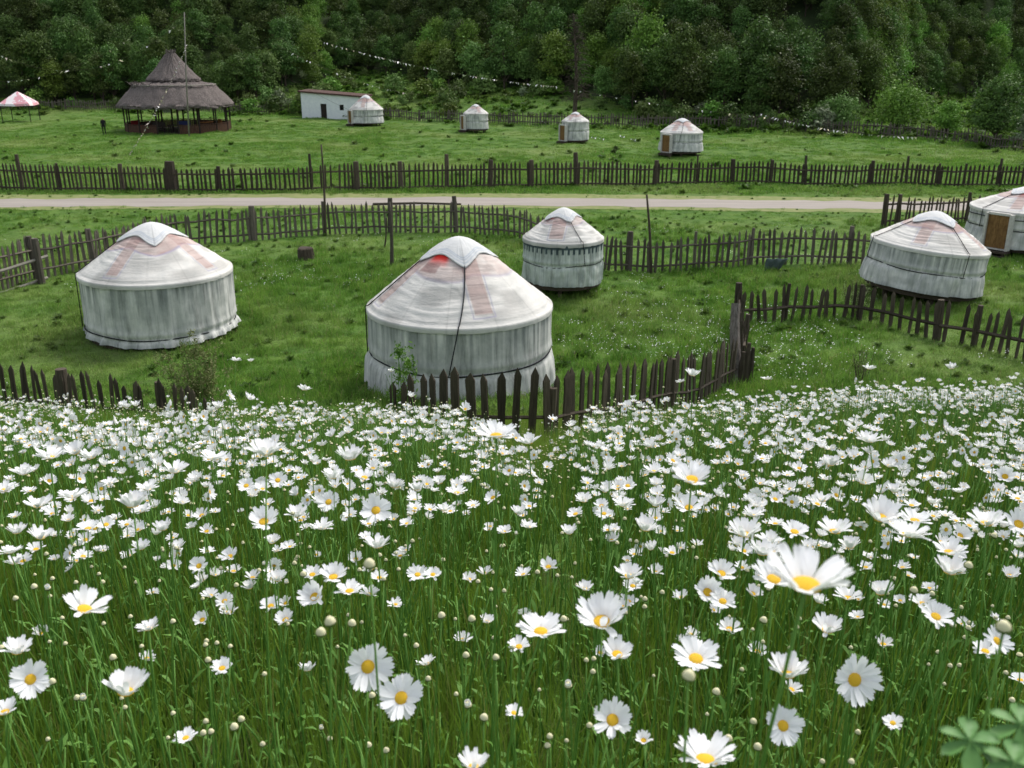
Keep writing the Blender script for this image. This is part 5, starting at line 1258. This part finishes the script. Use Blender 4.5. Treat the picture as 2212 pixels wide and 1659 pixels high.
# tall bare tree
def bare_tree():
    x, y = gp(1238, 262); y = 112; x, y = ax(1238, 262, 113); g0 = Z1(x, y); zt = at_y(1243, 30, y)[2] - g0; e = empty('bare_tree', (x, y, g0), 0, 'tall bare dark tree with fine drooping twigs behind the far yurts', 'tree'); r = np.random.default_rng(3)
    t = np.linspace(0, 1, 10); MB().tube(np.stack([.25 * np.sin(t * 4), t * 0, -.3 + t * (zt + .3)], -1), np.linspace(.30, .05, 10), 8).build('trunk', M['bark'], e, True)
    mb = MB()
    for i in range(210):
        h = zt * r.uniform(.22, .99); a = r.uniform(0, 6.283); l = (1.9 * (1 - (h / zt) ** 2) + .5) * r.uniform(.5, 1.1); d = np.array([math.cos(a), math.sin(a), 0]); p = np.array([.25 * math.sin(4 * h / zt), 0, h])
        q = [p, p + d * l * .5 + (0, 0, l * .25), p + d * l + (0, 0, l * .1)]; mb.tube(q, [.035, .022, .01], 3, cap=False)
        for k_ in range(4):
            b_ = p + d * l * r.uniform(.3, 1) + (0, 0, l * .2); mb.tube([b_, b_ + (r.normal(0, .25), r.normal(0, .25), r.uniform(-.7, .3))], [.014, .007], 3, cap=False)
    mb.build('branches', M['bark'], e)
bare_tree()

# ---------------------------------------------------------------- small things in the meadow
def twiggy(name, label, cat, u, Yd, vt, width, nst, nleaf, leaf, mat, seed, lean=.2):
    x, y = ax(u, 800, Yd); g0 = Z1(x, y); zt = at_y(u, vt, y)[2] - g0; r = np.random.default_rng(seed); e = empty(name, (x, y, g0), 0, label, cat); mb = MB(); tips = []
    for i in range(nst):
        a = r.uniform(0, 6.28); w_ = width * r.uniform(.1, 1) / 2; h = zt * r.uniform(.55, 1); b_ = np.array([math.cos(a) * w_ * .35, math.sin(a) * w_ * .35, -.05]); tp = np.array([math.cos(a) * w_, math.sin(a) * w_, h]); m_ = (b_ + tp) / 2 + (r.normal(0, .03), r.normal(0, .03), .05)
        mb.tube([b_, m_, tp], [.008, .006, .003], 4, cap=False)
        for k_ in range(5):
            s = r.uniform(.35, 1); p = b_ + (tp - b_) * s; q = p + np.array([r.normal(0, .09), r.normal(0, .09), r.uniform(.02, .16)]); mb.tube([p, q], [.004, .002], 3, cap=False); tips += [p, q, (p + q) / 2]
    mb.build('stems', M['bark'] if 'dark' in label or 'brown' in label else M['stem'], e); tips = np.array(tips); per = r.integers(0, len(tips), nleaf); P_ = tips[per] + r.normal(0, .035, (nleaf, 3)); a = r.normal(0, 1, (nleaf, 3)); a /= np.linalg.norm(a, axis=1)[:, None]; b2 = np.cross(a, r.normal(0, 1, (nleaf, 3))); b2 /= np.linalg.norm(b2, axis=1)[:, None]
    s1 = leaf * r.uniform(.5, 1.2, nleaf)[:, None]; Q = np.stack([P_ - a * s1, P_ - b2 * s1 * .4, P_ + a * s1, P_ + b2 * s1 * .4], 1); mk('leaves', Q.reshape(-1, 3), np.arange(nleaf * 4).reshape(-1, 4), M[mat], e)
M['leaf_olive'] = leafmat('olive_foliage', (.14, .20, .06), (.34, .40, .16)); 
twiggy('wild_shrub', 'scraggly olive-green shrub with thin stems in front of the left yurt', 'shrub', 425, 18.5, 722, 1.9, 36, 6500, .030, 'leaf_olive', 1)
twiggy('sapling', 'small light green sapling in front of the largest yurt', 'sapling', 876, 16.2, 738, .75, 9, 900, .045, 'leaf_bright', 2)
twiggy('wild_shrub', 'thin brownish weed standing in the small enclosure at the right', 'weed', 1862, 23.5, 745, .7, 16, 260, .02, 'leaf_olive', 3)
twiggy('wild_shrub', 'dark leafless twig bush among the daisies at the right edge', 'shrub', 2165, 7.2, 905, .8, 16, 160, .02, 'leaf', 4)
twiggy('wild_shrub', 'tangled dark weeds behind the right-hand fence under the tilted yurt', 'weed', 1830, 31.0, 600, 1.3, 26, 500, .03, 'leaf_olive', 5)
# stump
x, y = gp(660, 560); g0 = Z1(x, y); r_ = random.Random(4); V = []; n = 14
for z_, rr in ((-.1, .42), (.1, .36), (.38, .33), (.42, .28)):
    for j in range(n): a = j * 6.2832 / n; q = rr * (1 + .12 * math.sin(3 * a + 1) + r_.uniform(-.05, .05)); V.append((q * math.cos(a), q * math.sin(a), z_ * (1.2 if z_ > .2 else 1)))
F = [(k_ * n + j, k_ * n + (j + 1) % n, (k_ + 1) * n + (j + 1) % n, (k_ + 1) * n + j) for k_ in range(3) for j in range(n)] + [tuple(range(3 * n, 4 * n))]
o = mk('tree_stump', V, F, M['bark']); o.location = (x, y, g0); tag(o, 'short brown tree stump in the grass behind the left yurt', 'stump')
# grey-blue cloth on the fence, green clump, litter
x, y = gp(1673, 585); mb = MB(); V = []; F = []
for i in range(9):
    for j in range(5): V.append((-.45 + i * .1125 * (1 - .10 * j), .05 * math.sin(i * 1.7 + j) - .12 * (4 - j) * .3, .55 - j * .14 + .02 * math.sin(i * 2)))
for i in range(8):
    for j in range(4): a = i * 5 + j; F.append((a, a + 5, a + 6, a + 1))
o = mk('hanging_cloth', V, F, simple('slate_blue_cloth', (.06, .09, .09), (.12, .15, .15), 8), smooth=True); o.location = (x, y - .1, Z1(x, y)); md = o.modifiers.new('th', 'SOLIDIFY'); md.thickness = .02
tag(o, 'slate-blue cloth hanging low on the near fence left of the tilted yurt', 'cloth')
lone('bush', 'small round dark green clump in the far field between two far yurts', 'bush', 1329, 333, 318, 22, 'leaf', 300, .07, 90, .02, nblob=5, r0=.03)
lit = simple('white_litter', (.75, .75, .72), (.6, .6, .6), 9)
for k_, (u, v) in enumerate([(1282, 299), (1300, 301), (1344, 296), (1368, 303), (1110, 262), (1175, 264), (1205, 266)]):
    x, y = gp(u, v + 3); mb = MB(); V = []; F = []; r = random.Random(k_)
    for i in range(5):
        for j in range(3): V.append(((i - 2) * .12 + r.uniform(-.03, .03), (j - 1) * .14, .14 + .12 * math.sin(i * 1.3 + j) + r.uniform(0, .06)))
    for i in range(4):
        for j in range(2): a = i * 3 + j; F.append((a, a + 3, a + 4, a + 1))
    o = mk('litter', V, F, lit); o.location = (x, y, Z1(x, y)); tag(o, 'crumpled white plastic scrap lying in the grass of the far field', 'litter', 'white scraps in the far field')
